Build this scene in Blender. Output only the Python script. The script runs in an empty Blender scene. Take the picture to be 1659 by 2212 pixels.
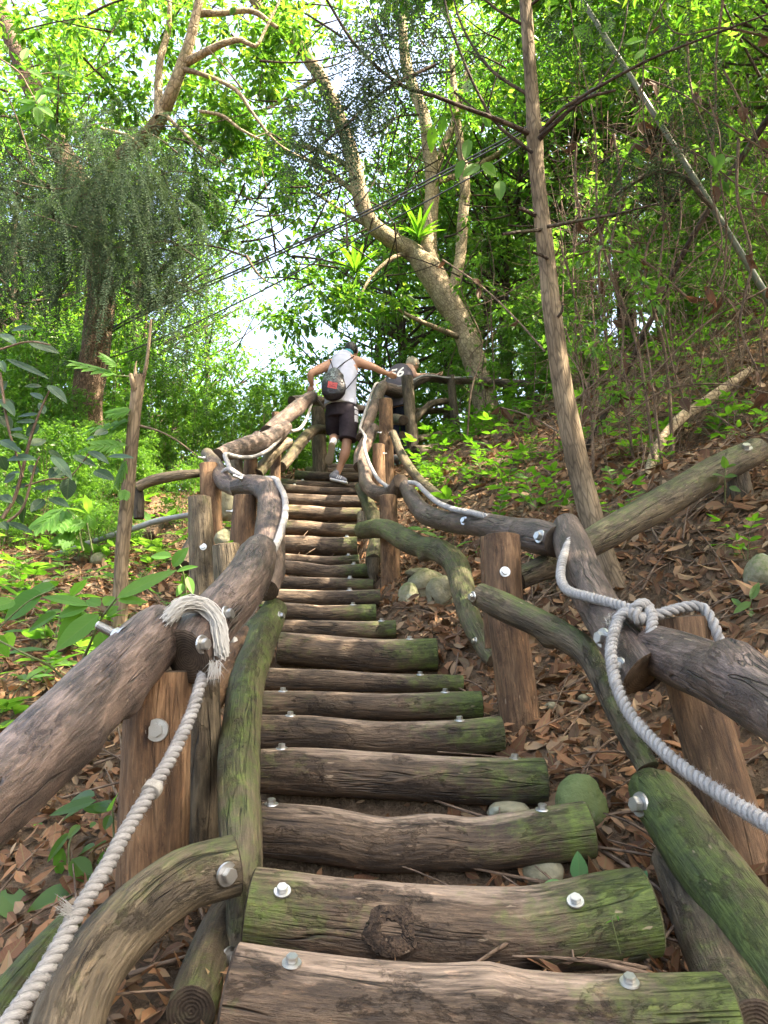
import bpy, bmesh, math, random
import numpy as np
from mathutils import Vector, Matrix, Quaternion, noise
from mathutils.bvhtree import BVHTree

SC = bpy.context.scene
COL = SC.collection
random.seed(7)
RNG = np.random.default_rng(11)
PI = math.pi

# ------------------------------------------------------------------ camera maths
CAM_Z = 1.5
PITCH = math.radians(10.7)
F = 1660.0          # focal length in the units of a 1659 x 2212 picture
S = 1.12            # scale of forward distances (metres per measured unit)
cp, sp = math.cos(PITCH), math.sin(PITCH)


def ray(x, y):
    u, v = (x - 829.5) / F, (1106 - y) / F
    return Vector((u, cp - v * sp, sp + v * cp))


def at(x, y, Y):
    """picture point + forward distance -> world point"""
    r = ray(x, y)
    return r * (Y * S / r.y) + Vector((0, 0, CAM_Z))


def mpp(x, y, Y):
    """metres per picture unit at that distance"""
    return (Y * S / ray(x, y).y) / F


def at_world(x, y, Yw):
    return at(x, y, Yw / S)


# ------------------------------------------------------------------ object helpers
def props(o, label=None, cat=None, group=None, kind=None):
    if label: o['label'] = label
    if cat: o['category'] = cat
    if group: o['group'] = group
    if kind: o['kind'] = kind
    return o


def empty(name, loc, label, cat, group=None, rz=0.0):
    o = bpy.data.objects.new(name, None)
    COL.objects.link(o)
    o.location = loc
    o.rotation_euler.z = rz
    o.empty_display_size = 0.1
    return props(o, label, cat, group)


def link(name, me, mats=(), parent=None):
    o = bpy.data.objects.new(name, me)
    COL.objects.link(o)
    for m in mats:
        me.materials.append(m)
    if parent is not None:
        o.parent = parent
    return o


def np_mesh(name, verts, faces, attrs=None, mat_idx=None, smooth=True):
    """verts (N,3); faces: list of arrays, each (M,k)."""
    me = bpy.data.meshes.new(name)
    verts = np.asarray(verts, dtype=np.float32)
    me.vertices.add(len(verts))
    me.vertices.foreach_set('co', verts.ravel())
    faces = [np.asarray(f, dtype=np.int32) for f in faces if len(f)]
    loops = np.concatenate([f.ravel() for f in faces])
    tot = np.concatenate([np.full(len(f), f.shape[1], dtype=np.int32) for f in faces])
    start = np.concatenate([[0], np.cumsum(tot)[:-1]]).astype(np.int32)
    me.loops.add(len(loops))
    me.loops.foreach_set('vertex_index', loops)
    me.polygons.add(len(tot))
    me.polygons.foreach_set('loop_start', start)
    me.polygons.foreach_set('loop_total', tot)
    if mat_idx is not None:
        me.polygons.foreach_set('material_index', np.asarray(mat_idx, dtype=np.int32))
    me.polygons.foreach_set('use_smooth', np.full(len(tot), smooth))
    for k, (typ, data) in (attrs or {}).items():
        a = me.attributes.new(k, typ, 'POINT')
        d = np.asarray(data, dtype=np.float32).ravel()
        a.data.foreach_set('value' if typ == 'FLOAT' else 'vector', d)
    me.update(calc_edges=True)
    me.validate()
    return me


class MB:
    """collects geometry for ONE mesh object"""
    def __init__(self):
        self.v, self.f, self.m, self.wl, self.moss, self.wear = [], [], [], [], [], []

    def add(self, verts, faces, mat=0, wl=None, moss=0.0, wear=0.0):
        b = len(self.v)
        self.v.extend([tuple(p) for p in verts])
        for f in faces:
            self.f.append(tuple(i + b for i in f))
            self.m.append(mat)
        n = len(verts)
        self.wl.extend(wl if wl is not None else [tuple(p) for p in verts])
        self.moss.extend(moss if isinstance(moss, list) else [moss] * n)
        self.wear.extend(wear if isinstance(wear, list) else [wear] * n)

    def mesh(self, name, smooth=True, sharp_caps=True):
        me = bpy.data.meshes.new(name)
        me.from_pydata(self.v, [], self.f)
        me.polygons.foreach_set('material_index', np.array(self.m, dtype=np.int32))
        me.polygons.foreach_set('use_smooth', np.full(len(self.f), smooth))
        for k, t, d in (('wl', 'FLOAT_VECTOR', self.wl), ('moss', 'FLOAT', self.moss), ('wear', 'FLOAT', self.wear)):
            a = me.attributes.new(k, t, 'POINT')
            a.data.foreach_set('vector' if t == 'FLOAT_VECTOR' else 'value', np.array(d, dtype=np.float32).ravel())
        me.update(calc_edges=True)
        return me

    def build(self, name, mats, parent=None, smooth=True):
        me = self.mesh(name, smooth)
        return link(name, me, mats, parent)


def catmull(pts, rad, ds):
    """resample a path through control points; returns positions, radii, arclength"""
    P = [Vector(p) for p in pts]
    n = len(P)
    if n == 2:
        P = [P[0], P[0].lerp(P[1], .5), P[1]]
        rad = [rad[0], (rad[0] + rad[1]) / 2, rad[1]]
        n = 3
    E = [P[0] * 2 - P[1]] + P + [P[-1] * 2 - P[-2]]
    R = [rad[0]] + list(rad) + [rad[-1]]
    out, ro = [], []
    for i in range(1, n):
        p0, p1, p2, p3 = E[i - 1], E[i], E[i + 1], E[i + 2]
        L = (p2 - p1).length
        k = max(2, int(L / ds))
        for j in range(k):
            t = j / k
            t2, t3 = t * t, t * t * t
            q = 0.5 * ((2 * p1) + (p2 - p0) * t + (2 * p0 - 5 * p1 + 4 * p2 - p3) * t2 + (3 * p1 - p0 - 3 * p2 + p3) * t3)
            out.append(q)
            u = t * t * (3 - 2 * t)
            ro.append(R[i] * (1 - u) + R[i + 1] * u)
    out.append(P[-1]); ro.append(rad[-1])
    s = [0.0]
    for i in range(1, len(out)):
        s.append(s[-1] + (out[i] - out[i - 1]).length)
    return out, ro, s


def frames(pts):
    n = len(pts)
    T = []
    for i in range(n):
        a, b = pts[max(0, i - 1)], pts[min(n - 1, i + 1)]
        d = b - a
        T.append(d.normalized() if d.length > 1e-9 else Vector((0, 0, 1)))
    up = Vector((0, 0, 1)) if abs(T[0].z) < .9 else Vector((0, 1, 0))
    N = [(up - T[0] * up.dot(T[0])).normalized()]
    for i in range(1, n):
        q = T[i - 1].rotation_difference(T[i])
        v = q @ N[-1]
        N.append((v - T[i] * v.dot(T[i])).normalized())
    B = [T[i].cross(N[i]) for i in range(n)]
    return T, N, B


def tube(mb, pts, rad, n=18, ds=None, lump=.05, seed=0.0, caps=True, mat=0, capmat=1, moss=None, wear=None,
         knots=(), freq=3.0, tilt0=None, tilt1=None, flat=1.0):
    ds = ds or max(.02, min(rad) * .5)
    P, R, Sx = catmull(pts, rad, ds)
    T, N, B = frames(P)
    L = Sx[-1]
    verts, wl, mo, we = [], [], [], []
    m = len(P)

    def ring(i, rs=1.0, off=0.0, tilt=None):
        for k in range(n):
            a = 2 * PI * k / n
            c, s_ = math.cos(a), math.sin(a)
            d = N[i] * c + B[i] * (s_ * flat)
            r = R[i]
            if lump:
                r *= 1 + lump * (noise.noise((c * 1.1 + seed, s_ * 1.1 + seed * 1.7, Sx[i] * freq + seed)) * 1.4
                                 + .5 * noise.noise((c * 2.6 + seed, s_ * 2.6, Sx[i] * freq * 2.7 + seed)))
            for (ks, ka, kamp, ksig) in knots:
                da = (a - ka + PI) % (2 * PI) - PI
                e = ((Sx[i] - ks * L) / ksig) ** 2 + (da * R[i] / ksig) ** 2
                if e < 8: r += kamp * math.exp(-e)
            p = P[i] + d * (r * rs) + T[i] * off
            if tilt is not None:
                p = p + T[i] * (d.dot(tilt) * r * rs)
            verts.append(p)
            wl.append((c * r * rs, s_ * r * rs, Sx[i] + off))
            t = Sx[i] / L if L else 0
            mo.append(float(moss(t, d)) if callable(moss) else float(moss or 0))
            we.append(float(wear(t, d)) if callable(wear) else float(wear or 0))
    for i in range(m):
        ring(i, tilt=(tilt0 if (i == 0 and tilt0 is not None) else (tilt1 if (i == m - 1 and tilt1 is not None) else None)))
    faces = []
    for i in range(m - 1):
        for k in range(n):
            k2 = (k + 1) % n
            faces.append((i * n + k, i * n + k2, (i + 1) * n + k2, (i + 1) * n + k))
    mb.add(verts, faces, mat, wl, mo, we)
    if caps:
        for end in (0, 1):
            i = 0 if end == 0 else m - 1
            sgn = -1 if end == 0 else 1
            tl = tilt0 if end == 0 else tilt1
            verts, wl, mo, we = [], [], [], []
            ring(i, 1.0, 0.0, tl)
            ring(i, .95, sgn * R[i] * .05, tl)
            ring(i, .6, sgn * R[i] * .05, tl)
            ring(i, .25, sgn * R[i] * .04, tl)
            verts.append(P[i] + T[i] * sgn * R[i] * .035); wl.append((0, 0, Sx[i])); mo.append(mo[-1]); we.append(0)
            fs, ch = [], []
            for q in range(3):
                for k in range(n):
                    k2 = (k + 1) % n
                    f = (q * n + k, q * n + k2, (q + 1) * n + k2, (q + 1) * n + k)
                    f = f if end == 1 else f[::-1]
                    fs.append(f)
            for k in range(n):
                k2 = (k + 1) % n
                f = (3 * n + k, 3 * n + k2, 4 * n)
                fs.append(f if end == 1 else f[::-1])
            mb.add(verts, fs, capmat, wl, mo, we)
    return P, R


# ------------------------------------------------------------------ node helpers
def new_mat(name):
    m = bpy.data.materials.new(name)
    m.use_nodes = True
    nt = m.node_tree
    nt.nodes.clear()
    return m, nt


class G:
    def __init__(self, nt):
        self.nt = nt

    def n(self, t, **kw):
        nd = self.nt.nodes.new(t)
        for k, v in kw.items():
            setattr(nd, k, v)
        return nd

    def l(self, a, b):
        self.nt.links.new(a, b)

    def val(self, sock, v):
        if hasattr(v, 'links') or hasattr(v, 'is_output'):
            self.l(v, sock)
        else:
            sock.default_value = v

    def math(self, op, a, b=0.0, clamp=False):
        nd = self.n('ShaderNodeMath', operation=op, use_clamp=clamp)
        self.val(nd.inputs[0], a); self.val(nd.inputs[1], b)
        return nd.outputs[0]

    def vmath(self, op, a, b):
        nd = self.n('ShaderNodeVectorMath', operation=op)
        self.val(nd.inputs[0], a); self.val(nd.inputs[1], b)
        return nd.outputs[0]

    def noise(self, vec, scale=1.0, detail=4.0, rough=.6, dist=0.0):
        nd = self.n('ShaderNodeTexNoise')
        self.l(vec, nd.inputs['Vector'])
        nd.inputs['Scale'].default_value = scale
        nd.inputs['Detail'].default_value = detail
        nd.inputs['Roughness'].default_value = rough
        nd.inputs['Distortion'].default_value = dist
        return nd.outputs['Fac']

    def ramp(self, fac, stops):
        nd = self.n('ShaderNodeValToRGB')
        self.l(fac, nd.inputs[0])
        cr = nd.color_ramp
        while len(cr.elements) < len(stops):
            cr.elements.new(.5)
        for e, (p, c) in zip(cr.elements, stops):
            e.position = p
            e.color = (c, c, c, 1) if isinstance(c, (int, float)) else (*c, 1)
        return nd.outputs[0]

    def mix(self, fac, a, b, mode='MIX'):
        nd = self.n('ShaderNodeMix', data_type='RGBA', blend_type=mode)
        self.val(nd.inputs[0], fac)
        for s, v in ((nd.inputs[6], a), (nd.inputs[7], b)):
            if isinstance(v, tuple): s.default_value = (*v, 1)
            else: self.l(v, s)
        return nd.outputs[2]

    def attr(self, name, vec=False):
        nd = self.n('ShaderNodeAttribute', attribute_name=name)
        return nd.outputs['Vector'] if vec else nd.outputs['Fac']

    def bump(self, h, strength=.4, dist=.01):
        nd = self.n('ShaderNodeBump')
        nd.inputs['Strength'].default_value = strength
        nd.inputs['Distance'].default_value = dist
        self.l(h, nd.inputs['Height'])
        return nd.outputs[0]

    def out(self, sh):
        o = self.n('ShaderNodeOutputMaterial')
        self.l(sh, o.inputs[0])

    def bsdf(self, col, rough=.6, spec=.4, normal=None, metal=0.0):
        b = self.n('ShaderNodeBsdfPrincipled')
        if isinstance(col, tuple): b.inputs['Base Color'].default_value = (*col, 1)
        else: self.l(col, b.inputs['Base Color'])
        self.val(b.inputs['Roughness'], rough)
        b.inputs['Specular IOR Level'].default_value = spec
        b.inputs['Metallic'].default_value = metal
        if normal is not None: self.l(normal, b.inputs['Normal'])
        return b


def rand_vec(g, k=37.0):
    oi = g.n('ShaderNodeObjectInfo')
    r = g.math('MULTIPLY', oi.outputs['Random'], k)
    c = g.n('ShaderNodeCombineXYZ')
    for i in range(3): g.l(r, c.inputs[i])
    return c.outputs[0], oi.outputs['Random']


def wood(name, dark, mid, light, wear_col=(.36, .27, .21), moss_a=(.034, .058, .010), moss_b=(.105, .15, .026),
         rough=.62, bump=.5, patch=1.0, spec=.35, crack=.82):
    m, nt = new_mat(name); g = G(nt)
    rv, rnd = rand_vec(g)
    v = g.vmath('ADD', g.attr('wl', True), rv)
    n1 = g.noise(g.vmath('MULTIPLY', v, (24, 24, 4.6)), 1, 7, .7, .5)
    n2 = g.noise(g.vmath('MULTIPLY', v, (130, 130, 13)), 1, 4, .6, .2)
    n3 = g.noise(g.vmath('MULTIPLY', v, (7, 7, 3.2)), 1, 4, .6, .4)
    n4 = g.noise(v, 26, 5, .7)
    n5 = g.noise(v, 150, 3, .6)
    fac = g.math('ADD', g.math('MULTIPLY', n1, .62), g.math('MULTIPLY', n2, .38))
    col = g.ramp(fac, [(.36, dark), (.49, mid), (.64, light)])
    pm = g.ramp(n3, [(.34, 1 - .5 * patch), (.5, 1.0), (.66, 1 + .35 * patch)])
    col = g.mix(1.0, col, pm, 'MULTIPLY')
    # tone of each log
    tn = g.math('ADD', g.math('MULTIPLY', rnd, .4), .8)
    tc = g.n('ShaderNodeCombineXYZ')
    for i in range(3): g.l(tn, tc.inputs[i])
    col = g.mix(1.0, col, tc.outputs[0], 'MULTIPLY')
    # foot / hand wear
    w = g.math('ADD', g.attr('wear'), g.math('MULTIPLY', g.math('SUBTRACT', n1, .5), 1.5))
    w = g.math('ADD', w, g.math('MULTIPLY', g.math('SUBTRACT', n2, .5), .6))
    wf = g.ramp(w, [(.38, 0.0), (.85, .95)])
    wc = g.mix(g.ramp(n2, [(.35, 0.0), (.65, 1.0)]), tuple(c * .68 for c in wear_col), wear_col)
    col = g.mix(wf, col, wc)
    # cracks
    n6 = g.noise(g.vmath('MULTIPLY', v, (13, 13, .9)), 1, 3, .55, .3)
    ck = g.ramp(n6, [(.487, 1.0), (.4985, 0.0), (.5015, 0.0), (.513, 1.0)])
    ckm = g.ramp(g.noise(v, 3.1, 2), [(.47, 0.0), (.56, 1.0)])
    ck = g.math('SUBTRACT', 1.0, g.math('MULTIPLY', g.math('SUBTRACT', 1.0, ck), ckm))
    col = g.mix(g.math('MULTIPLY', g.math('SUBTRACT', 1.0, ck), crack), col, (.012, .009, .007))
    # moss and algae
    mf = g.math('ADD', g.attr('moss'), g.math('MULTIPLY', g.math('SUBTRACT', n4, .5), 1.1))
    mf = g.math('ADD', mf, g.math('MULTIPLY', g.math('SUBTRACT', n1, .5), .8))
    mf = g.ramp(mf, [(.36, 0.0), (.85, .92)])
    mc = g.mix(g.ramp(n4, [(.35, 0.0), (.7, 1.0)]), moss_a, moss_b)
    mc = g.mix(1.0, mc, g.ramp(n2, [(.3, .6), (.7, 1.15)]), 'MULTIPLY')
    col = g.mix(mf, col, mc)
    # ragged patches where the outer layer has gone, darker and rougher
    n7 = g.noise(g.vmath('MULTIPLY', v, (10, 10, 4.5)), 1, 9, .72, .3)
    pk = g.ramp(n7, [(.53, 0.0), (.57, 1.0)])
    col = g.mix(g.math('MULTIPLY', pk, .5), col, g.mix(1.0, col, (.42, .38, .36), 'MULTIPLY'))
    n8 = g.noise(g.vmath('MULTIPLY', v, (48, 48, 20)), 1, 4, .7, .3)
    pk2 = g.ramp(n8, [(.60, 0.0), (.66, 1.0)])
    col = g.mix(g.math('MULTIPLY', pk2, .45), col, g.mix(1.0, col, (2.0, 1.8, 1.65), 'MULTIPLY'))
    # small pale nicks
    nk = g.ramp(g.noise(g.vmath('MULTIPLY', v, (60, 60, 18)), 1, 2, .5), [(.72, 0.0), (.76, 1.0)])
    col = g.mix(g.math('MULTIPLY', nk, .55), col, (.38, .29, .2))
    h = g.math('ADD', g.math('MULTIPLY', n2, .45), g.math('MULTIPLY', n1, .6))
    h = g.math('ADD', h, g.math('MULTIPLY', ck, .7))
    h = g.math('SUBTRACT', h, g.math('MULTIPLY', pk, .25))
    h = g.math('ADD', h, g.math('MULTIPLY', n5, .12))
    rg = g.math('ADD', rough, g.math('MULTIPLY', g.math('SUBTRACT', n2, .5), .25))
    b = g.bsdf(col, rg, spec, g.bump(h, bump, .016))
    g.out(b.outputs[0])
    return m


def endgrain(name, dark, light, ring=.28):
    m, nt = new_mat(name); g = G(nt)
    a = g.attr('wl', True)
    sx = g.n('ShaderNodeSeparateXYZ'); g.l(a, sx.inputs[0])
    rv, rnd = rand_vec(g)
    v = g.vmath('ADD', a, rv)
    r = g.math('SQRT', g.math('ADD', g.math('MULTIPLY', sx.outputs[0], sx.outputs[0]), g.math('MULTIPLY', sx.outputs[1], sx.outputs[1])))
    n1 = g.noise(v, 22, 5, .65)
    ph = g.math('ADD', g.math('MULTIPLY', r, 900), g.math('MULTIPLY', n1, 9))
    s = g.math('ADD', g.math('MULTIPLY', g.math('SINE', ph), .5), .5)
    col = g.mix(g.math('MULTIPLY', s, ring), dark, light)
    col = g.mix(1.0, col, g.ramp(n1, [(.35, .5), (.65, 1.3)]), 'MULTIPLY')
    nf = g.noise(v, 140, 3)
    col = g.mix(g.ramp(g.math('ADD', g.attr('moss'), g.math('MULTIPLY', g.math('SUBTRACT', n1, .5), 1.3)), [(.5, 0.0), (1.0, .6)]), col, (.05, .07, .025))
    h = g.math('ADD', g.math('MULTIPLY', s, .4), nf)
    b = g.bsdf(col, .8, .2, g.bump(h, .5, .006))
    g.out(b.outputs[0])
    return m


def bark(name, dark, light, sc=(14, 14, 5), bump=.8, rough=.85, moss=(.06, .085, .03), mossamt=.25, ring=False):
    m, nt = new_mat(name); g = G(nt)
    rv, rnd = rand_vec(g)
    v = g.vmath('ADD', g.attr('wl', True), rv)
    vs = g.vmath('MULTIPLY', v, sc)
    n1 = g.noise(vs, 1, 8, .7, .5)
    vo = g.n('ShaderNodeTexVoronoi', feature='DISTANCE_TO_EDGE')
    g.l(g.vmath('ADD', g.vmath('MULTIPLY', vs, (1.6, 1.6, 1.6)), (0, 0, 0)), vo.inputs['Vector'])
    vo.inputs['Scale'].default_value = 1.3
    edge = g.ramp(vo.outputs['Distance'], [(.0, .0), (.14, 1.0)])
    n3 = g.noise(v, 3.0, 4, .6)
    n4 = g.noise(v, 60, 4, .6)
    col = g.ramp(n1, [(.32, dark), (.68, light)])
    col = g.mix(1.0, col, g.ramp(edge, [(0, .55), (1, 1.05)]), 'MULTIPLY')
    col = g.mix(1.0, col, g.ramp(n3, [(.35, .7), (.65, 1.25)]), 'MULTIPLY')
    mf = g.ramp(g.math('ADD', n3, g.math('MULTIPLY', g.math('SUBTRACT', n4, .5), .5)), [(.55, 0.0), (.75, mossamt * 2)])
    col = g.mix(mf, col, moss)
    h = g.math('ADD', g.math('MULTIPLY', n1, .8), g.math('ADD', g.math('MULTIPLY', edge, .4), g.math('MULTIPLY', n4, .2)))
    b = g.bsdf(col, rough, .2, g.bump(h, bump, .02))
    g.out(b.outputs[0])
    return m


def leafmat(name, cols, trans, tfac=.45, rough=.42, spec=.4, vein=True, hue_obj=.0):
    """cols: ramp stops over per-leaf random; trans: tint of the light let through"""
    m, nt = new_mat(name); g = G(nt)
    a = g.attr('wl', True)
    sx = g.n('ShaderNodeSeparateXYZ'); g.l(a, sx.inputs[0])
    oi = g.n('ShaderNodeObjectInfo')
    rr = g.math('FRACT', g.math('ADD', sx.outputs[2], g.math('MULTIPLY', oi.outputs['Random'], hue_obj)))
    k = len(cols)
    col = g.ramp(rr, [(i / max(1, k - 1), c) for i, c in enumerate(cols)])
    if vein:
        ax = g.math('ABSOLUTE', sx.outputs[0])
        mid = g.ramp(ax, [(0.0, 1.0), (.09, 0.0)])
        sv = g.math('SINE', g.math('ADD', g.math('MULTIPLY', sx.outputs[1], 55), g.math('MULTIPLY', ax, -16)))
        svm = g.ramp(sv, [(.75, 0.0), (1.0, .35)])
        vv = g.math('MAXIMUM', g.math('MULTIPLY', mid, .6), svm)
        col = g.mix(g.math('MULTIPLY', vv, .5), col, (.20, .27, .10))
    b = g.bsdf(col, rough, spec)
    if tfac > 0:
        t = g.n('ShaderNodeBsdfTranslucent')
        tc = g.mix(1.0, col, trans, 'MULTIPLY') if False else None
        tr = g.ramp(rr, [(i / max(1, len(trans) - 1), c) for i, c in enumerate(trans)])
        g.l(tr, t.inputs[0])
        mx = g.n('ShaderNodeMixShader'); mx.inputs[0].default_value = tfac
        g.l(b.outputs[0], mx.inputs[1]); g.l(t.outputs[0], mx.inputs[2])
        g.out(mx.outputs[0])
    else:
        g.out(b.outputs[0])
    return m


def plain(name, col, rough=.6, spec=.4, metal=0.0, nscale=60, namt=.25, bump=.2, cattr=None):
    m, nt = new_mat(name); g = G(nt)
    tc = g.n('ShaderNodeTexCoord')
    n1 = g.noise(tc.outputs['Object'], nscale, 5, .65)
    c = g.mix(1.0, col, g.ramp(n1, [(.3, 1 - namt), (.7, 1 + namt)]), 'MULTIPLY')
    b = g.bsdf(c, rough, spec, g.bump(n1, bump, .004), metal)
    g.out(b.outputs[0])
    return m


M = {}
M['tread'] = wood('tread_wood', (.020, .013, .008), (.068, .044, .027), (.165, .112, .07), wear_col=(.36, .265, .195), bump=.9)
M['rail'] = wood('rail_wood', (.026, .018, .015), (.088, .06, .047), (.20, .142, .112), wear_col=(.29, .215, .18), rough=.48, spec=.5, bump=.8)
M['post'] = wood('post_wood', (.05, .026, .013), (.135, .074, .037), (.24, .145, .078), wear_col=(.34, .22, .12), rough=.75, bump=.6, crack=.3)
M['brace'] = wood('brace_wood', (.036, .026, .015), (.10, .076, .046), (.20, .152, .095), wear_col=(.28, .21, .14), bump=.9,
                  moss_a=(.032, .052, .012), moss_b=(.10, .142, .03))
M['knot'] = wood('knot_wood', (.012, .008, .005), (.035, .022, .014), (.085, .055, .034), wear_col=(.1, .07, .045), rough=.8, bump=1.0)
M['end'] = endgrain('end_grain', (.05, .035, .024), (.15, .108, .075))
M['end_pale'] = endgrain('end_grain_pale', (.12, .08, .05), (.30, .2, .13))
M['bark_rough'] = bark('rough_bark', (.07, .045, .03), (.26, .18, .12), (22, 22, 9), 1.0)
M['bark_tan'] = bark('tan_bark', (.10, .07, .042), (.25, .188, .122), (22, 22, 3.5), .3, mossamt=.06)
M['bark_pale'] = bark('pale_bark', (.19, .14, .085), (.48, .38, .25), (10, 10, 7), .6, moss=(.10, .12, .05), mossamt=.3)
M['bark_dark'] = bark('dark_bark', (.035, .025, .02), (.12, .088, .065), (14, 14, 6), .8)
M['twig'] = bark('dry_twig', (.09, .06, .04), (.24, .17, .12), (40, 40, 8), .4, mossamt=.0)
M['stem'] = plain('green_stem', (.11, .13, .05), .6, .3)
M['bamboo'] = plain('bamboo_cane', (.105, .115, .07), .4, .5, nscale=20, namt=.35)
M['steel'] = plain('galvanised_steel', (.50, .50, .48), .36, .5, 1.0, nscale=60, namt=.35)
M['pipe'] = plain('grey_pipe', (.22, .23, .23), .5, .4, nscale=14, namt=.25)
M['cable'] = plain('black_cable', (.05, .05, .055), .35, .5)


def ropemat(name, a, b):
    m, nt = new_mat(name); g = G(nt)
    v = g.attr('wl', True)
    n1 = g.noise(v, 9, 5, .7)
    n2 = g.noise(g.vmath('MULTIPLY', v, (900, 900, 220)), 1, 3, .6)
    c = g.mix(g.ramp(n1, [(.3, 0.0), (.7, 1.0)]), a, b)
    c = g.mix(1.0, c, g.ramp(n2, [(.3, .65), (.7, 1.15)]), 'MULTIPLY')
    bb = g.bsdf(c, .9, .15, g.bump(n2, .8, .003))
    g.out(bb.outputs[0])
    return m


M['rope'] = ropemat('grey_rope', (.25, .24, .225), (.47, .455, .435))
M['fray'] = ropemat('frayed_fibre', (.32, .30, .265), (.54, .52, .47))
M['litter'] = leafmat('dead_leaves', [(.055, .026, .016), (.13, .058, .032), (.20, .095, .05), (.105, .055, .036), (.32, .165, .085), (.20, .095, .048),
                                      (.34, .23, .14), (.075, .042, .028)],
                      [(.1, .05, .02), (.2, .09, .04), (.25, .12, .06)], .15, .7, .2)
GREENS = [(.026, .072, .013), (.042, .11, .018), (.02, .055, .014), (.06, .14, .02), (.034, .09, .017), (.09, .15, .026)]
M['leaf_far'] = leafmat('canopy_leaf', GREENS, [(.11, .36, .028), (.20, .47, .038), (.07, .26, .02), (.33, .53, .048), (.13, .38, .03)], .47, .38, .45, False, .5)
M['leaf_mid'] = leafmat('shrub_leaf', [(.04, .11, .02), (.06, .15, .028), (.035, .085, .02), (.09, .18, .03)],
                        [(.17, .44, .035), (.26, .52, .05), (.13, .36, .035)], .48, .4, .45, False, .5)
M['leaf_bright'] = leafmat('broad_leaf', [(.05, .15, .02), (.075, .19, .028), (.055, .16, .025), (.10, .22, .035)],
                           [(.14, .42, .02), (.22, .5, .03), (.12, .36, .02)], .46, .55, .3)
M['leaf_young'] = leafmat('young_leaf', [(.05, .17, .05), (.06, .2, .055)], [(.08, .3, .05)], .3, .45, .4)
M['leaf_dark'] = leafmat('leathery_leaf', [(.022, .05, .026), (.03, .066, .034), (.018, .042, .024), (.045, .08, .04)],
                         [(.04, .12, .02), (.06, .16, .03)], .2, .5, .25)
M['needle'] = leafmat('conifer_needle', [(.032, .055, .036), (.048, .075, .046), (.026, .045, .032), (.06, .088, .05)],
                      [(.07, .13, .045), (.10, .16, .055)], .25, .85, .1, False)
M['leaf_dead'] = leafmat('hanging_dead_leaf', [(.085, .04, .028), (.13, .066, .045), (.06, .033, .026)], [(.13, .06, .035), (.18, .09, .05)], .2, .6, .2)


def groundmat():
    m, nt = new_mat('leaf_mould'); g = G(nt)
    tc = g.n('ShaderNodeTexCoord')
    v = tc.outputs['Object']
    n1 = g.noise(v, 2.2, 8, .7)
    n2 = g.noise(v, 24, 6, .7)
    n3 = g.noise(v, 110, 3, .6)
    f = g.math('ADD', g.math('MULTIPLY', n1, .5), g.math('MULTIPLY', n2, .5))
    c = g.ramp(f, [(.34, (.05, .034, .022)), (.5, (.12, .083, .053)), (.66, (.21, .15, .10))])
    c = g.mix(1.0, c, g.ramp(n3, [(.3, .7), (.7, 1.2)]), 'MULTIPLY')
    h = g.math('ADD', g.math('MULTIPLY', n2, 1.0), g.math('MULTIPLY', n3, .35))
    b = g.bsdf(c, .95, .1, g.bump(h, .9, .03))
    g.out(b.outputs[0])
    return m


def rockmat():
    m, nt = new_mat('mossy_rock'); g = G(nt)
    tc = g.n('ShaderNodeTexCoord')
    rv, rnd = rand_vec(g)
    v = g.vmath('ADD', tc.outputs['Object'], rv)
    n1 = g.noise(v, 9, 6, .65)
    n2 = g.noise(v, 50, 5, .65)
    n3 = g.noise(v, 5, 3, .5)
    c = g.ramp(n1, [(.35, (.15, .14, .085)), (.65, (.30, .28, .19))])
    geo = g.n('ShaderNodeNewGeometry')
    sx = g.n('ShaderNodeSeparateXYZ'); g.l(geo.outputs['Normal'], sx.inputs[0])
    mf = g.math('ADD', g.math('MULTIPLY', sx.outputs[2], .3), g.math('ADD', g.attr('moss'), g.math('MULTIPLY', g.math('SUBTRACT', n2, .5), 1.2)))
    c = g.mix(g.ramp(mf, [(.3, 0.0), (.75, .85)]), c, (.085, .125, .035))
    c = g.mix(g.ramp(n3, [(.66, 0.0), (.68, .7)]), c, (.26, .29, .24))
    b = g.bsdf(c, .85, .2, g.bump(g.math('ADD', n1, n2), .5, .015))
    g.out(b.outputs[0])
    return m


M['ground'] = groundmat()
M['rock'] = rockmat()
SUN_EL, SUN_AZ, EXPOSURE = 56, 108, 2.85
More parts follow.
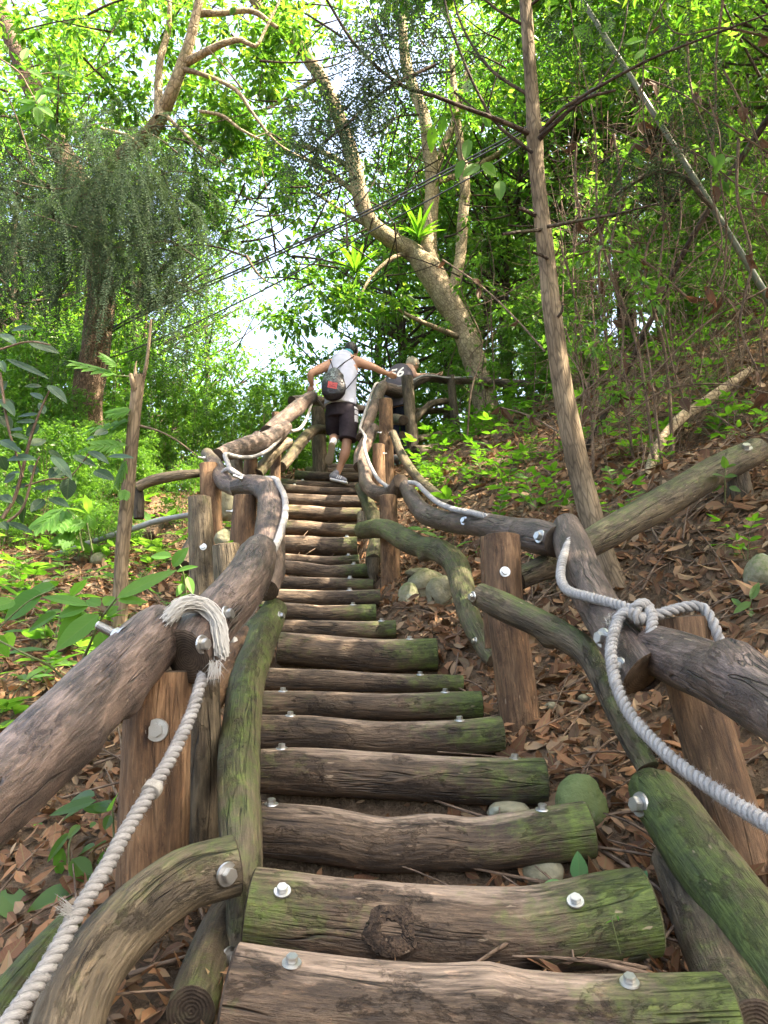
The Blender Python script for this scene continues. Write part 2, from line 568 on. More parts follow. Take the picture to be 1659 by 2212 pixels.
# ------------------------------------------------------------------ treads (measured: x, top, bottom)
TREADS = [
    # Y, [(x, ytop, ybot)...], mossL, mossR, wear, label, bolts (x, y)
    (1.30, [(497, 2050, 2270), (650, 2069, 2290), (829, 2087, 2300), (955, 2094, 2300), (1055, 2092, 2300), (1130, 2109, 2305), (1280, 2120, 2305), (1420, 2117, 2300), (1570, 2111, 2290)], .1, .75,
     'widest front tread log with pale worn top, cut off by the bottom of the picture', [(630, 2080), (1360, 2122)]),
    (1.60, [(542, 1880, 2040), (600, 1887, 2048), (700, 1900, 2062), (829, 1910, 2080), (980, 1920, 2100), (1130, 1924, 2097), (1230, 1910, 2086), (1310, 1892, 2072), (1400, 1880, 2055)], .55, .85,
     'tread log with a big dark knot in the middle of its face', [(610, 1925), (1243, 1947)]),
    (1.95, [(561, 1737, 1847), (700, 1747, 1862), (829, 1770, 1880), (930, 1761, 1878), (1030, 1771, 1876), (1130, 1757, 1868), (1272, 1733, 1853)], .2, .75,
     'tread log with a humped top and thick mossy right end beside the round mossy stone', [(605, 1746), (1157, 1748)]),
    (2.30, [(562, 1622, 1710), (650, 1617, 1715), (829, 1627, 1724), (1030, 1637, 1737), (1175, 1638, 1735)], .2, .55,
     'tread log with white scratch marks near its right end above the dark hollow', [(608, 1620), (1093, 1634)]),
    (2.66, [(564, 1545, 1620), (680, 1547, 1623), (829, 1560, 1630), (980, 1557, 1630), (1085, 1547, 1623)], .2, .65,
     'tread log whose right end meets the foot of the thick brown post', [(637, 1543), (988, 1552)]),
    (3.00, [(566, 1492, 1549), (700, 1494, 1551), (829, 1500, 1554), (980, 1494, 1554), (1040, 1493, 1550)], .3, .8,
     'dark tread log with a strongly green right end above the one at the thick post', [(606, 1491), (952, 1490)]),
    (3.35, [(572, 1440, 1492), (700, 1445, 1494), (829, 1455, 1496), (940, 1458, 1494), (1000, 1462, 1490)], .3, .8,
     'thin low tread log half hidden between a thick log above and a mossy one below', [(903, 1453)]),
    (3.65, [(604, 1366, 1432), (713, 1373, 1443), (829, 1381, 1451), (943, 1379, 1448)], .25, .75,
     'thick tread log beside the sunlit patch of orange leaves', [(877, 1381)]),
    (4.10, [(608, 1338, 1378), (700, 1341, 1379), (780, 1343, 1380), (855, 1341, 1377)], .2, .7,
     'narrow tread log whose right end passes in front of the tall reddish post', [(824, 1342)]),
    (4.40, [(566, 1298, 1338), (640, 1303, 1340), (690, 1308, 1343), (812, 1305, 1343)], .35, .75,
     'green tread log ending just left of the tall reddish post', [(762, 1304)]),
    (4.90, [(566, 1271, 1306), (650, 1274, 1309), (720, 1276, 1310), (821, 1273, 1309)], .0, .5,
     'tread log with a ruddy pinkish left end', [(754, 1275)]),
    (5.30, [(585, 1241, 1275), (650, 1246, 1276), (720, 1248, 1277), (806, 1252, 1277)], .1, .5,
     'brown tread log two above the one with the ruddy left end', [(759, 1248)]),
    (5.64, [(590, 1208, 1240), (650, 1213, 1244), (706, 1221, 1250), (745, 1219, 1249), (798, 1217, 1247)], .1, .75,
     'crooked tread log with a kink and a yellow green right end', [(763, 1219)]),
    (6.10, [(594, 1193, 1217), (650, 1198, 1222), (710, 1202, 1224), (776, 1197, 1222)], .1, .6,
     'thin tread log tucked right behind the crooked kinked one', [(755, 1198)]),
    (6.50, [(600, 1155, 1198), (660, 1157, 1199), (710, 1161, 1201), (771, 1159, 1198)], .1, .6,
     'thick square ended tread log half way up the stair', [(748, 1160)]),
    (6.78, [(606, 1121, 1154), (660, 1124, 1156), (710, 1130, 1158), (784, 1134, 1160)], .35, .5,
     'blotched tread log with pale bare patches on its face', []),
    (6.99, [(610, 1089, 1122), (660, 1091, 1123), (710, 1096, 1125), (780, 1097, 1124)], .5, .5,
     'dark green tread log below the pale smooth ones', []),
    (7.26, [(608, 1064, 1094), (660, 1067, 1095), (710, 1070, 1096), (782, 1070, 1096)], .15, .2,
     'pale clean tread log with fine straight grain', []),
    (7.67, [(602, 1043, 1066), (660, 1049, 1068), (710, 1053, 1070), (780, 1054, 1070)], .55, .2,
     'thin tread log right under the one the climbing man stands on', [(634, 1045)]),
    (8.17, [(602, 1032, 1052), (660, 1038, 1055), (710, 1041, 1056), (780, 1042, 1056)], .6, .25,
     'tread log the climbing man stands on', [(654, 1038)]),
    (8.55, [(638, 1015, 1037), (670, 1018, 1039), (710, 1020, 1040), (778, 1021, 1040)], .8, .25,
     'mossy tread log just behind the shoe the man stands on', []),
    (9.05, [(661, 1007, 1027), (700, 1010, 1028), (778, 1011, 1029)], .8, .2,
     'mossy tread log second from the top of the stair', []),
    (9.50, [(697, 1000, 1020), (740, 1002, 1021), (778, 1003, 1021)], .5, .2,
     'topmost tread log beneath the raised shoe of the climbing man', []),
]

HEX = {}


def bolt_mesh():
    mb = MB()
    bm = bmesh.new()
    bmesh.ops.create_cone(bm, cap_ends=True, segments=6, radius1=.62, radius2=.62, depth=.62)
    bmesh.ops.translate(bm, verts=bm.verts, vec=(0, 0, .46))
    bmesh.ops.bevel(bm, geom=[e for e in bm.edges], offset=.05, segments=2, affect='EDGES')
    me = bpy.data.meshes.new('bolt'); bm.to_mesh(me); bm.free()
    me.materials.append(M['steel'])
    bm = bmesh.new()
    bmesh.ops.create_cone(bm, cap_ends=True, segments=28, radius1=1.0, radius2=.94, depth=.16)
    bmesh.ops.translate(bm, verts=bm.verts, vec=(0, 0, .06))
    me2 = bpy.data.meshes.new('washer'); bm.to_mesh(me2); bm.free()
    me2.materials.append(M['steel'])
    bm = bmesh.new()
    z = 0
    bmesh.ops.create_cone(bm, cap_ends=True, segments=12, radius1=.36, radius2=.36, depth=2.6)
    bmesh.ops.translate(bm, verts=bm.verts, vec=(0, 0, 1.2))
    for k in range(14):
        r = bmesh.ops.create_cone(bm, cap_ends=True, segments=12, radius1=.42, radius2=.36, depth=.1)
        bmesh.ops.translate(bm, verts=r['verts'], vec=(0, 0, .75 + k * .125))
    me3 = bpy.data.meshes.new('thread_end'); bm.to_mesh(me3); bm.free()
    me3.materials.append(M['steel'])
    return me, me2, me3


BOLT, WASHER, THREAD = bolt_mesh()


def put_bolt(parent, pos, nrm, r, spin=0.0, thread=False):
    o = bpy.data.objects.new('bolt', BOLT); COL.objects.link(o); o.parent = parent
    q = nrm.to_track_quat('Z', 'Y') @ Quaternion((0, 0, 1), spin)
    o.matrix_world = Matrix.LocRotScale(pos, q, Vector((r, r, r)))
    w = bpy.data.objects.new('washer', WASHER); COL.objects.link(w); w.parent = o
    if thread:
        t = bpy.data.objects.new('thread_end', THREAD); COL.objects.link(t); t.parent = o
    return o


def surf(me, x, y):
    vs = [v.co.copy() for v in me.vertices]
    bv = BVHTree.FromPolygons(vs, [tuple(p.vertices) for p in me.polygons])
    o = Vector((0, 0, CAM_Z)); d = ray(x, y).normalized()
    return bv.ray_cast(o, d)


def bolt_px(o, x, y, wpx, Y=None, nmix=None, thread=False, spin=None):
    """bolt lying on the log's surface where the picture shows it; nmix leans its axis"""
    hit = None
    for dy in (0, 3, 6, 10, 15):
        hit = surf(o.data, x, y + dy)
        if hit[0] is not None: break
    if hit[0] is None:
        return
    p, nr = hit[0], hit[1]
    if nmix is not None:
        nr = (nr * .25 + Vector(nmix)).normalized()
    t = (p - Vector((0, 0, CAM_Z))).length
    r = wpx * .5 * t / F
    put_bolt(o, p - nr * r * .05, nr, r, random.random() if spin is None else spin, thread)


tread_objs = []
step_pts = []
GRP_T = 'log treads of the stair'
for i, (Y, prof, mL, mR, lab, bolts) in enumerate(TREADS):
    pts, rad = [], []
    n = len(prof)
    for (x, yt, yb) in prof:
        yc = (yt + yb) / 2
        pts.append(at(x, yc, Y)); rad.append((yb - yt) / 2 * mpp(x, yc, Y))
    rr = sum(rad) / n
    rad = [rr * .45 + r * .55 if i > 1 else r for r in rad]
    # the ends run back a little, as on a real, slightly crooked log
    seed = i * 3.71
    mb = MB()
    kn = []
    nn = 26 if i < 5 else 18
    tube(mb, pts, rad, n=nn, ds=.022 if i < 5 else .04, lump=.035, seed=seed, knots=kn,
         moss=lambda t, d, a=mL, b=mR, lo_=(-.04, -.03, -.1, .03)[i % 4]: lo_ + .14 * max(0, -d.y) + (a * max(0, 1 - t * 2.6) + b * max(0, (t - .45) / .55) ** 1.1) + .12 * d.z,
         wear=lambda t, d: -.25 + 1.05 * max(0, d.z) ** 1.5 - .35 * max(0, (t - .72) / .28) - .2 * max(0, .12 - t) / .12,
         freq=2.2)
    o = mb.build('tread_log', (M['tread'], M['end']))
    props(o, lab, 'log', GRP_T)
    tread_objs.append(o)
    c = at(prof[n // 2][0], prof[n // 2][1], Y)
    step_pts.append((c.y, c.z, at(prof[0][0], prof[0][1], Y).x, at(prof[-1][0], prof[-1][1], Y).x, rr))
    zup = Vector((0, -.12, 1))
    for (bx, by) in bolts:
        w = [44, 38, 32, 27, 24, 21, 18, 17, 16, 15, 15, 14, 13, 12, 12, 9, 8, 8, 8, 8, 8, 8, 8][i] * .98
        # stand it on the top of the log at that place
        X = at(bx, by, Y).x
        vs = [v.co for v in o.data.vertices if abs(v.co.x - X) < .03]
        if i in (0, 1):
            hit = surf(o.data, bx, by)
            if hit[0] is not None:
                nr = (hit[1] * .8 + zup * .6).normalized()
                put_bolt(o, hit[0], nr, w * .5 * mpp(bx, by, Y), random.random())
                continue
        top = max(vs, key=lambda q: q.z)
        put_bolt(o, top + Vector((0, -.006, -.002)), zup.normalized(), w * .5 * mpp(bx, by, Y), random.random())

# big knot on the face of the second tread: a raised collar round a sunken dark plug
def knot_on(o, x, y, w, parent=None):
    hit = surf(o.data, x, y)
    if hit[0] is None: return
    p, nr = hit[0], hit[1]
    r = w * .5 * (p - Vector((0, 0, CAM_Z))).length / F
    mb = MB()
    q = nr.to_track_quat('Z', 'Y')
    rings = [(1.6, -.10), (1.25, .03), (.95, .09), (.7, .05), (.42, -.03), (.2, -.06), (.001, -.07)]
    n = 22
    vs, wl = [], []
    for (rs, h) in rings:
        for k in range(n):
            a = 2 * PI * k / n
            j = 1 + .14 * noise.noise((math.cos(a) * 1.5, math.sin(a) * 1.5, x * .1)) 
            v = Vector((math.cos(a) * rs * r * j * 1.25, math.sin(a) * rs * r * j, h * r * 1.1))
            vs.append(p + q @ v); wl.append((v.x, v.y, v.z))
    fs = []
    for i in range(len(rings) - 1):
        for k in range(n):
            k2 = (k + 1) % n
            fs.append((i * n + k, i * n + k2, (i + 1) * n + k2, (i + 1) * n + k))
    mb.add(vs, fs, 0, wl, 0, .1)
    k = mb.build('knot', (M['knot'],), o)
    return k


M['end_knot'] = endgrain('knot_wood', (.03, .019, .012), (.075, .048, .03), .06)
knot_on(tread_objs[1], 845, 2008, 58)

# ------------------------------------------------------------------ ground
sy = np.array([p[0] for p in step_pts]); sz = np.array([p[1] for p in step_pts])
sxl = np.array([p[2] for p in step_pts]); sxr = np.array([p[3] for p in step_pts])
YC = 10.9     # the crest


def z_line(y):
    """height of the slope along the stair (smooth)"""
    y = np.asarray(y, float)
    z = np.interp(y, sy, sz) - .11
    g0 = .30
    z = np.where(y < sy[0], sz[0] - .11 + (y - sy[0]) * g0, z)
    z = np.where(y > sy[-1], sz[-1] - .11 + .05 * np.minimum(y - sy[-1], 1.5), z)
    return z


def z_stair(y):
    """stepped height under the treads"""
    y = np.asarray(y, float)
    ys, zs = [], []
    for i in range(len(sy)):
        r = step_pts[i][4]
        ys += [sy[i] - r * .2, sy[i] + r * .5]
        zs += [(sz[i - 1] - .10 if i else sz[0] - .22), sz[i] - .10]
    z = np.interp(y, ys, zs)
    z = np.where(y < ys[0], zs[0] + (y - ys[0]) * .3, z)
    z = np.where(y > ys[-1], sz[-1] - .10 + .03 * np.minimum(y - ys[-1], 1.5), z)
    return z


def xr_edge(y): return np.interp(y, sy, sxr)
def xl_edge(y): return np.interp(y, sy, sxl)


_k = np.random.default_rng(5)
_W = [(_k.uniform(.3, 1.2) * f, _k.uniform(0, 6.28), _k.uniform(0, 6.28), a) for f, a in
      [(.35, .20), (.6, .14), (1.1, .07), (1.9, .045), (3.1, .03), (5.3, .018), (8.7, .011), (13., .008)] for _ in range(2)]


def rough(x, y):
    r = np.zeros(np.broadcast(x, y).shape)
    for (f, ph, th, a) in _W:
        r = r + a * np.sin(f * (x * math.cos(th) + y * math.sin(th)) + ph)
    return r


def smooth(a): a = np.clip(a, 0, 1); return a * a * (3 - 2 * a)


def ground_z(x, y):
    x = np.asarray(x, float); y = np.asarray(y, float)
    base = z_line(y)
    xr, xl = xr_edge(y), xl_edge(y)
    dr = np.maximum(0, x - xr - .12)
    rise = .62 * (np.sqrt(dr * dr + .81) - .9)
    rise = np.where(rise > 6, 6 + (rise - 6) * .3, rise)
    dl = np.maximum(0, xl - .1 - x)
    fall = -.05 * dl
    z = base + rise + fall
    # beyond the crest the ground drops away on the left and straight on
    side = smooth((x - .2 - (y - 10) * .05) / 2.2)
    crest = 9.2 + 1.7 * smooth((x + 2.2) / 1.5)
    over = np.maximum(0, y - crest)
    drop = -.42 * (np.sqrt(over * over + .3) - .55)
    drop = np.maximum(drop, -9)
    z = z + drop * (1 - side)
    z = z - .28 * np.exp(-((x - .9) / .33) ** 2 - ((y - 1.62) / .5) ** 2)
    z = z + np.where(y > 12, (y - 12) * .10, 0) * side
    inb = smooth((np.minimum(x - xl + .12, xr + .12 - x)) / .16) * smooth((sy[-1] + .5 - y) / .4)
    rg = rough(x, y) * (.35 + .65 * smooth((np.abs(x - (xl + xr) / 2) - .6) / 1.2))
    z = (z + rg) * (1 - inb) + (z_stair(y) + rg * .2) * inb
    return z


def gz(x, y): return float(ground_z(np.array([x]), np.array([y]))[0])


def axis_pts(lo, hi, fine_lo, fine_hi, step, grow=1.12):
    a = list(np.arange(fine_lo, fine_hi + 1e-6, step))
    s, v = step, fine_lo
    left = []
    while v > lo:
        s *= grow; v -= s; left.append(v)
    s, v = step, fine_hi
    right = []
    while v < hi:
        s *= grow; v += s; right.append(v)
    return np.array(left[::-1] + a + right)


gx = axis_pts(-70, 70, -3.4, 4.2, .05)
gy = axis_pts(-14, 110, .5, 11.0, .045)
XX, YY = np.meshgrid(gx, gy)
ZZ = ground_z(XX, YY)
nx, ny = len(gx), len(gy)
idx = np.arange(nx * ny).reshape(ny, nx)
quads = np.stack([idx[:-1, :-1], idx[:-1, 1:], idx[1:, 1:], idx[1:, :-1]], -1).reshape(-1, 4)
me = np_mesh('ground', np.stack([XX, YY, ZZ], -1).reshape(-1, 3), [quads])
ground = link('ground', me, (M['ground'],))
props(ground, 'brown sloping forest floor under the stair and up the bank', None, None, 'structure')
del ground['label']
# ------------------------------------------------------------------ rails, posts, braces
def log(name, cat, label, cps, mat, group=None, endm='end', moss=None, wear=None, lump=.06, seed=None, knots=(), n=22, ds=None,
        bolts=(), tilt0=None, tilt1=None, freq=3.0, flat=1.0):
    pts = [at(x, y, Y) for (x, y, Y, w) in cps]
    rad = [w * .5 * mpp(x, y, Y) for (x, y, Y, w) in cps]
    mb = MB()
    sd = seed if seed is not None else (cps[0][0] * .37 + cps[0][1] * .11)
    tube(mb, pts, rad, n=n, ds=ds or max(.02, min(rad) * .45), lump=lump, seed=sd, moss=moss, wear=wear, knots=knots, tilt0=tilt0, tilt1=tilt1, freq=freq, flat=flat)
    o = mb.build(name, (M[mat], M[endm]))
    props(o, label, cat, group)
    for b in bolts:
        x, y, w = b[:3]
        bolt_px(o, x, y, w, nmix=b[3] if len(b) > 3 else None, thread=(len(b) > 4 and b[4]))
    return o


hand = lambda t, d: -.15 + .6 * max(0, d.z)
GR, GP, GB = 'handrail logs', 'posts of the handrail', 'bracing logs below the handrail'
no = lambda t, d: -.35

rail_near_left = log('handrail_log', 'handrail', 'big pale handrail log slanting out of the left edge of the picture', [(-160, 1850, 1.02, 185), (-10, 1718, 1.25, 182), (120, 1592, 1.45, 172), (240, 1472, 1.7, 150), (322, 1385, 1.9, 128), (345, 1362, 1.97, 112)],
    'rail', GR, moss=no, wear=hand, lump=.07, knots=[(.45, 1.6, .018, .05), (.7, 2.6, .02, .04)])
rail_wrap = log('handrail_log', 'handrail', 'handrail log bound with the frayed white rope end, cut face turned forward', [(405, 1420, 1.88, 122), (455, 1345, 2.05, 116), (505, 1290, 2.25, 104), (540, 1240, 2.5, 96), (553, 1205, 2.72, 84), (560, 1188, 2.9, 70)],
    'rail', GR, moss=no, wear=hand, lump=.06, bolts=[(438, 1392, 40, (.95, -.3, .0)), (490, 1328, 38, (.95, -.3, .1))], tilt0=Vector((-.5, 0, .1)))
rail_hook_left = log('handrail_log', 'handrail', 'shiny hooked handrail log that bends over to the left beside the stair', [(574, 1275, 2.95, 56), (584, 1225, 3.1, 66), (582, 1160, 3.4, 66), (588, 1100, 3.75, 62), (580, 1062, 4.0, 56), (545, 1048, 4.15, 48), (513, 1052, 4.25, 42)],
    'rail', GR, moss=no, wear=hand, lump=.07, bolts=[(522, 1034, 16, (-.9, -.3, .2), True)], knots=[(.55, 1.0, .02, .05)])
rail_stub = log('handrail_log', 'handrail', 'short handrail log with a dark rope tie on top of the rotten post', [(516, 1060, 4.3, 34), (485, 1040, 4.6, 38), (464, 1005, 4.9, 36), (447, 980, 5.1, 26)],
    'rail', GR, moss=lambda t, d: .1 + .4 * t, wear=hand, bolts=[(443, 990, 12, (-1, -.1, .1), True)])
rail_mid = log('handrail_log', 'handrail', 'handrail log with a small round branch stub on top, left side of the stair', [(470, 984, 5.15, 30), (500, 974, 5.35, 38), (540, 962, 5.7, 42), (578, 950, 6.05, 38), (600, 935, 6.3, 36), (617, 922, 6.5, 30)],
    'rail', GR, moss=no, wear=hand, knots=[(.5, .2, .03, .035)], lump=.08)
rail_up = log('handrail_log', 'handrail', 'handrail log that climbs steeply up to the left hand of the man', [(578, 935, 6.4, 34), (605, 910, 6.8, 33), (638, 885, 7.3, 32), (660, 866, 7.8, 30), (674, 857, 8.2, 26)],
    'rail', GR, moss=no, wear=hand, lump=.08)
rail_back = log('handrail_log', 'handrail', 'dark level handrail log crossing behind the legs of the man', [(630, 866, 8.6, 22), (670, 864, 8.9, 24), (700, 868, 9.3, 22), (760, 882, 9.9, 20), (800, 886, 10.2, 18)],
    'rail', GR, moss=no, wear=hand)

put_bolt(rail_near_left, at(262, 1376, 1.8), Vector((-.75, .1, .35)).normalized(), .03, .2, True)
# right hand side
rail_near_right = log('handrail_log', 'handrail', 'cracked grey handrail log with a swollen knob, running out of the right edge', [(1415, 1405, 1.98, 106), (1470, 1425, 1.87, 122), (1540, 1452, 1.72, 134), (1625, 1492, 1.55, 150), (1740, 1560, 1.36, 165)],
    'rail', GR, moss=no, wear=hand, lump=.05, knots=[(.62, .4, .035, .05), (.7, .9, .02, .06)])
rail_knot_right = log('handrail_log', 'handrail', 'bent handrail log with the knotted rope and a split yellow cut face', [(1393, 1452, 1.93, 120), (1345, 1385, 2.1, 104), (1296, 1312, 2.4, 92), (1258, 1240, 2.65, 84), (1238, 1180, 2.85, 78), (1224, 1138, 3.02, 62)],
    'rail', GR, moss=lambda t, d: -.3 + .35 * max(0, t - .75) * 4, wear=hand, lump=.06, bolts=[(1302, 1378, 42, (-.9, -.45, .0)), (1338, 1440, 40, (-.9, -.45, 0))], tilt0=Vector((.7, 0, -.5)), endm='end_pale')
rail_long_right = log('handrail_log', 'handrail', 'long S shaped handrail log with square sawn end at the rope junction', [(1206, 1170, 2.96, 70), (1165, 1160, 3.1, 72), (1100, 1147, 3.35, 62), (1030, 1133, 3.7, 52), (960, 1125, 4.2, 44), (918, 1110, 4.6, 42), (893, 1080, 5.0, 36), (876, 1050, 5.3, 28)],
    'rail', GR, moss=no, wear=hand, lump=.07, bolts=[(1166, 1159, 30, (-.85, -.5, .2)), (1003, 1125, 20, (-.6, -.7, .2))], knots=[(.42, 2.4, .025, .03)])
rail_curl_right = log('handrail_log', 'handrail', 'curling handrail log with a split flared end where two rails meet', [(866, 1040, 5.35, 36), (850, 1062, 5.5, 34), (815, 1066, 5.8, 32), (792, 1046, 6.2, 30), (788, 1018, 6.6, 28), (782, 996, 7.0, 22)],
    'rail', GR, moss=no, wear=hand, bolts=[(836, 1052, 12, (.2, -.5, .8))], knots=[(.05, 0.4, .05, .05), (.05, 2.4, .03, .04)])
rail_fork_right = log('handrail_log', 'handrail', 'forked handrail log below the reaching arm of the man', [(777, 1008, 6.9, 26), (779, 978, 7.2, 27), (792, 955, 7.5, 27), (803, 935, 7.8, 26), (808, 924, 7.9, 24)],
    'rail', GR, moss=lambda t, d: -.25 + .3 * t, wear=hand, lump=.1)
rail_top_right = log('handrail_log', 'handrail', 'smooth handrail log the right hand of the man reaches for', [(780, 946, 7.6, 22), (793, 915, 7.95, 25), (808, 880, 8.4, 25), (819, 848, 8.8, 24), (829, 832, 9.1, 22)],
    'rail', GR, moss=no, wear=hand)
rail_cross = log('handrail_log', 'handrail', 'thick dark handrail log in front of the bent second climber', [(822, 838, 9.15, 26), (845, 843, 9.3, 30), (868, 846, 9.45, 28), (888, 834, 9.55, 22), (905, 822, 9.65, 19), (930, 816, 9.8, 19), (962, 821, 10.0, 17)],
    'rail', GR, moss=no, wear=hand, lump=.09)
rail_far = log('handrail_log', 'handrail', 'farthest handrail log, running level past the leaning trunk to the right', [(968, 824, 10.05, 17), (1020, 822, 10.2, 18), (1080, 827, 10.4, 18), (1150, 829, 10.6, 16), (1190, 828, 10.7, 14)],
    'rail', GR, moss=no, wear=hand)
fence_right = log('handrail_log', 'handrail', 'straight dark handrail log running up the bank on the right', [(1118, 1252, 3.05, 50), (1220, 1205, 3.15, 58), (1330, 1142, 3.3, 66), (1450, 1075, 3.5, 70), (1560, 1010, 3.72, 66), (1633, 974, 3.9, 58)],
    'brace', GR, moss=lambda t, d: .38 + .25 * d.z, wear=lambda t, d: -.5, lump=.04, bolts=[(1612, 968, 24, (-.3, -.6, .8))])

# posts
P_ = lambda lab, cps, mat='post', **k: log('handrail_post', 'post', lab, cps, mat, GP, **k)
pm0 = lambda t, d: -.35
post_front_left = P_('broad orange brown post with a single big washer and a pale leaf flake', [(345, 1452, 1.92, 140), (335, 1700, 1.92, 150), (326, 2000, 1.92, 152), (320, 2330, 1.92, 156)], moss=pm0, lump=.04, bolts=[(339, 1577, 47, (0, -1, .05))])
P_('weathered split post standing right behind the broad orange brown one', [(440, 1470, 2.12, 64), (442, 1650, 2.12, 70), (440, 1850, 2.12, 72), (440, 2050, 2.12, 72)], mat='brace', moss=lambda t, d: -.2, lump=.12)
P_('rotten flaking post that carries the rope tied stub of rail', [(452, 1003, 4.75, 40), (455, 1060, 4.75, 46), (458, 1140, 4.75, 46), (460, 1230, 4.75, 48)], moss=pm0, lump=.14)
P_('greenish post with one round bolt head, left of the stair', [(431, 1075, 3.7, 48), (434, 1150, 3.7, 54), (438, 1240, 3.7, 56), (442, 1345, 3.7, 58)], mat='brace', moss=lambda t, d: .35 - .4 * t, lump=.08, bolts=[(439, 1181, 15, (0, -1, .1)), (404, 1168, 10, (-1, -.2, 0), True)])
P_('dark brown post with a bolt sticking out to its left, under the hooked rail', [(529, 1073, 4.1, 50), (526, 1130, 4.1, 54), (523, 1180, 4.1, 56), (520, 1260, 4.1, 58)], moss=pm0, lump=.07, bolts=[(502, 1105, 11, (-1, -.2, 0), True)])
P_('short grey green post in front of the dark brown one under the hooked rail', [(488, 1178, 3.35, 58), (492, 1230, 3.35, 62), (496, 1300, 3.35, 64), (500, 1380, 3.35, 64)], mat='brace', moss=lambda t, d: .05, lump=.06)
P_('green post just under the rail with the branch stub', [(510, 982, 5.7, 26), (512, 1030, 5.7, 28), (513, 1110, 5.7, 30)], mat='brace', moss=lambda t, d: .35, n=14)
P_('brown post under the rail with the branch stub, right of the green one', [(543, 978, 5.9, 27), (540, 1020, 5.9, 29), (538, 1100, 5.9, 30)], moss=pm0, n=14)
P_('dark post under the joint of the two rails left of the man', [(596, 950, 6.6, 20), (595, 1000, 6.6, 22), (595, 1070, 6.6, 23)], moss=pm0, n=14)
P_('brown post end poking up behind the steep rail', [(596, 892, 7.1, 18), (597, 930, 7.1, 19), (598, 1010, 7.1, 20)], moss=pm0, n=14)
P_('thick green post left of the legs of the man', [(687, 882, 8.75, 29), (689, 940, 8.75, 31), (692, 1025, 8.75, 33)], mat='brace', moss=lambda t, d: .3 - .25 * t, n=16)
P_('tall reddish post at the right edge of the stair', [(838, 1072, 5.2, 38), (842, 1180, 5.2, 42), (845, 1300, 5.2, 42), (846, 1420, 5.2, 42)], moss=pm0, lump=.05)
P_('thick brown post with peeling bark and a round bolt head on the right', [(1083, 1160, 2.95, 78), (1092, 1300, 2.92, 80), (1115, 1480, 2.88, 84), (1138, 1660, 2.86, 86), (1146, 1730, 2.85, 86)], moss=pm0, lump=.05, bolts=[(1091, 1235, 23, (0, -1, .1))])
P_('narrow ochre post hidden behind the thick peeling one', [(1049, 1160, 3.15, 26), (1053, 1260, 3.15, 28), (1062, 1400, 3.15, 30)], moss=pm0, lump=.06)
P_('massive dark leaning post under the cracked grey rail', [(1478, 1340, 2.12, 112), (1500, 1480, 2.1, 118), (1560, 1700, 2.05, 122), (1612, 1880, 2.0, 124), (1680, 2120, 1.95, 126)], moss=lambda t, d: -.2 + .3 * t, lump=.05, bolts=[(1548, 1396, 22, (1, -.2, 0), True)])
P_('dark stub post under the far end of the rail on the bank', [(1588, 1008, 3.85, 44), (1600, 1070, 3.85, 50), (1612, 1140, 3.85, 54)], mat='brace', moss=lambda t, d: -.2, lump=.1)
P_('flat topped dark post below the reaching arm', [(833, 864, 7.6, 30), (834, 940, 7.6, 31), (836, 1060, 7.6, 32)], moss=pm0, lump=.03, n=18, bolts=[(823, 935, 7, (-.9, -.4, 0), True), (842, 936, 8, (.2, -1, 0))])
P_('short brown post in front of the flat topped dark one', [(818, 961, 7.0, 26), (818, 1000, 7.0, 28), (819, 1060, 7.0, 29)], moss=pm0, lump=.04, n=16, bolts=[(829, 980, 6, (.9, -.4, 0), True)])
P_('tall grey green post with rounded top beside the second climber', [(879, 814, 9.1, 25), (885, 880, 9.1, 26), (891, 950, 9.1, 27), (896, 1025, 9.1, 28)], mat='brace', moss=lambda t, d: .15, lump=.02, n=18)
P_('far post behind the green seedlings beyond the second climber', [(973, 812, 10.0, 17), (979, 870, 10.0, 18), (986, 935, 10.0, 19)], mat='brace', moss=lambda t, d: -.1, n=14)
P_('farthest post, right of the leaning trunk', [(1142, 806, 10.6, 18), (1144, 850, 10.6, 18), (1146, 900, 10.6, 19)], mat='brace', moss=lambda t, d: -.1, n=14)

# braces
B_ = lambda lab, cps, **k: log('brace_log', 'log', lab, cps, k.pop('mat', 'brace'), GB, **k)
B_('curved dark brace log with a bolt near its cut end in the lower left corner', [(508, 1868, 1.62, 122), (455, 1882, 1.6, 126), (395, 1902, 1.57, 130), (310, 1962, 1.5, 136), (225, 2050, 1.42, 146), (165, 2150, 1.36, 156), (120, 2290, 1.3, 165)],
   moss=lambda t, d: .22 + .5 * max(0, d.z) * (1 - t), wear=lambda t, d: -.1 + .25 * d.z, bolts=[(491, 1889, 46, (.8, -.75, .0))])
B_('yellow green log end behind the rope in the lower left corner', [(150, 1990, 1.66, 56), (80, 2075, 1.55, 74), (0, 2180, 1.45, 90), (-60, 2270, 1.4, 100)], moss=lambda t, d: .75)
B_('short mossy brace log with its sawn end facing down at the bottom left', [(412, 2185, 1.42, 104), (440, 2100, 1.55, 100), (472, 2020, 1.68, 92), (500, 1960, 1.8, 80)], moss=lambda t, d: .55 - .4 * t, bolts=[(495, 2070, 40, (.8, -.75, 0))])
B_('long mossy stringer log standing along the left ends of the lower treads', [(592, 1318, 3.05, 56), (576, 1350, 2.9, 68), (555, 1410, 2.65, 70), (532, 1480, 2.4, 76), (523, 1560, 2.2, 82), (516, 1650, 2.0, 90), (516, 1740, 1.86, 94), (522, 1850, 1.74, 90), (522, 1960, 1.66, 66), (512, 2070, 1.6, 50)],
   moss=lambda t, d: .6 * (1 - .3 * t) + .2 * d.z, lump=.08, knots=[(.12, 1.5, .03, .03), (.42, 2.0, .025, .04), (.62, 2.6, .025, .04)], bolts=[(606, 1331, 22, (.95, -.3, .1)), (606, 1403, 18, (.95, -.3, .1))])
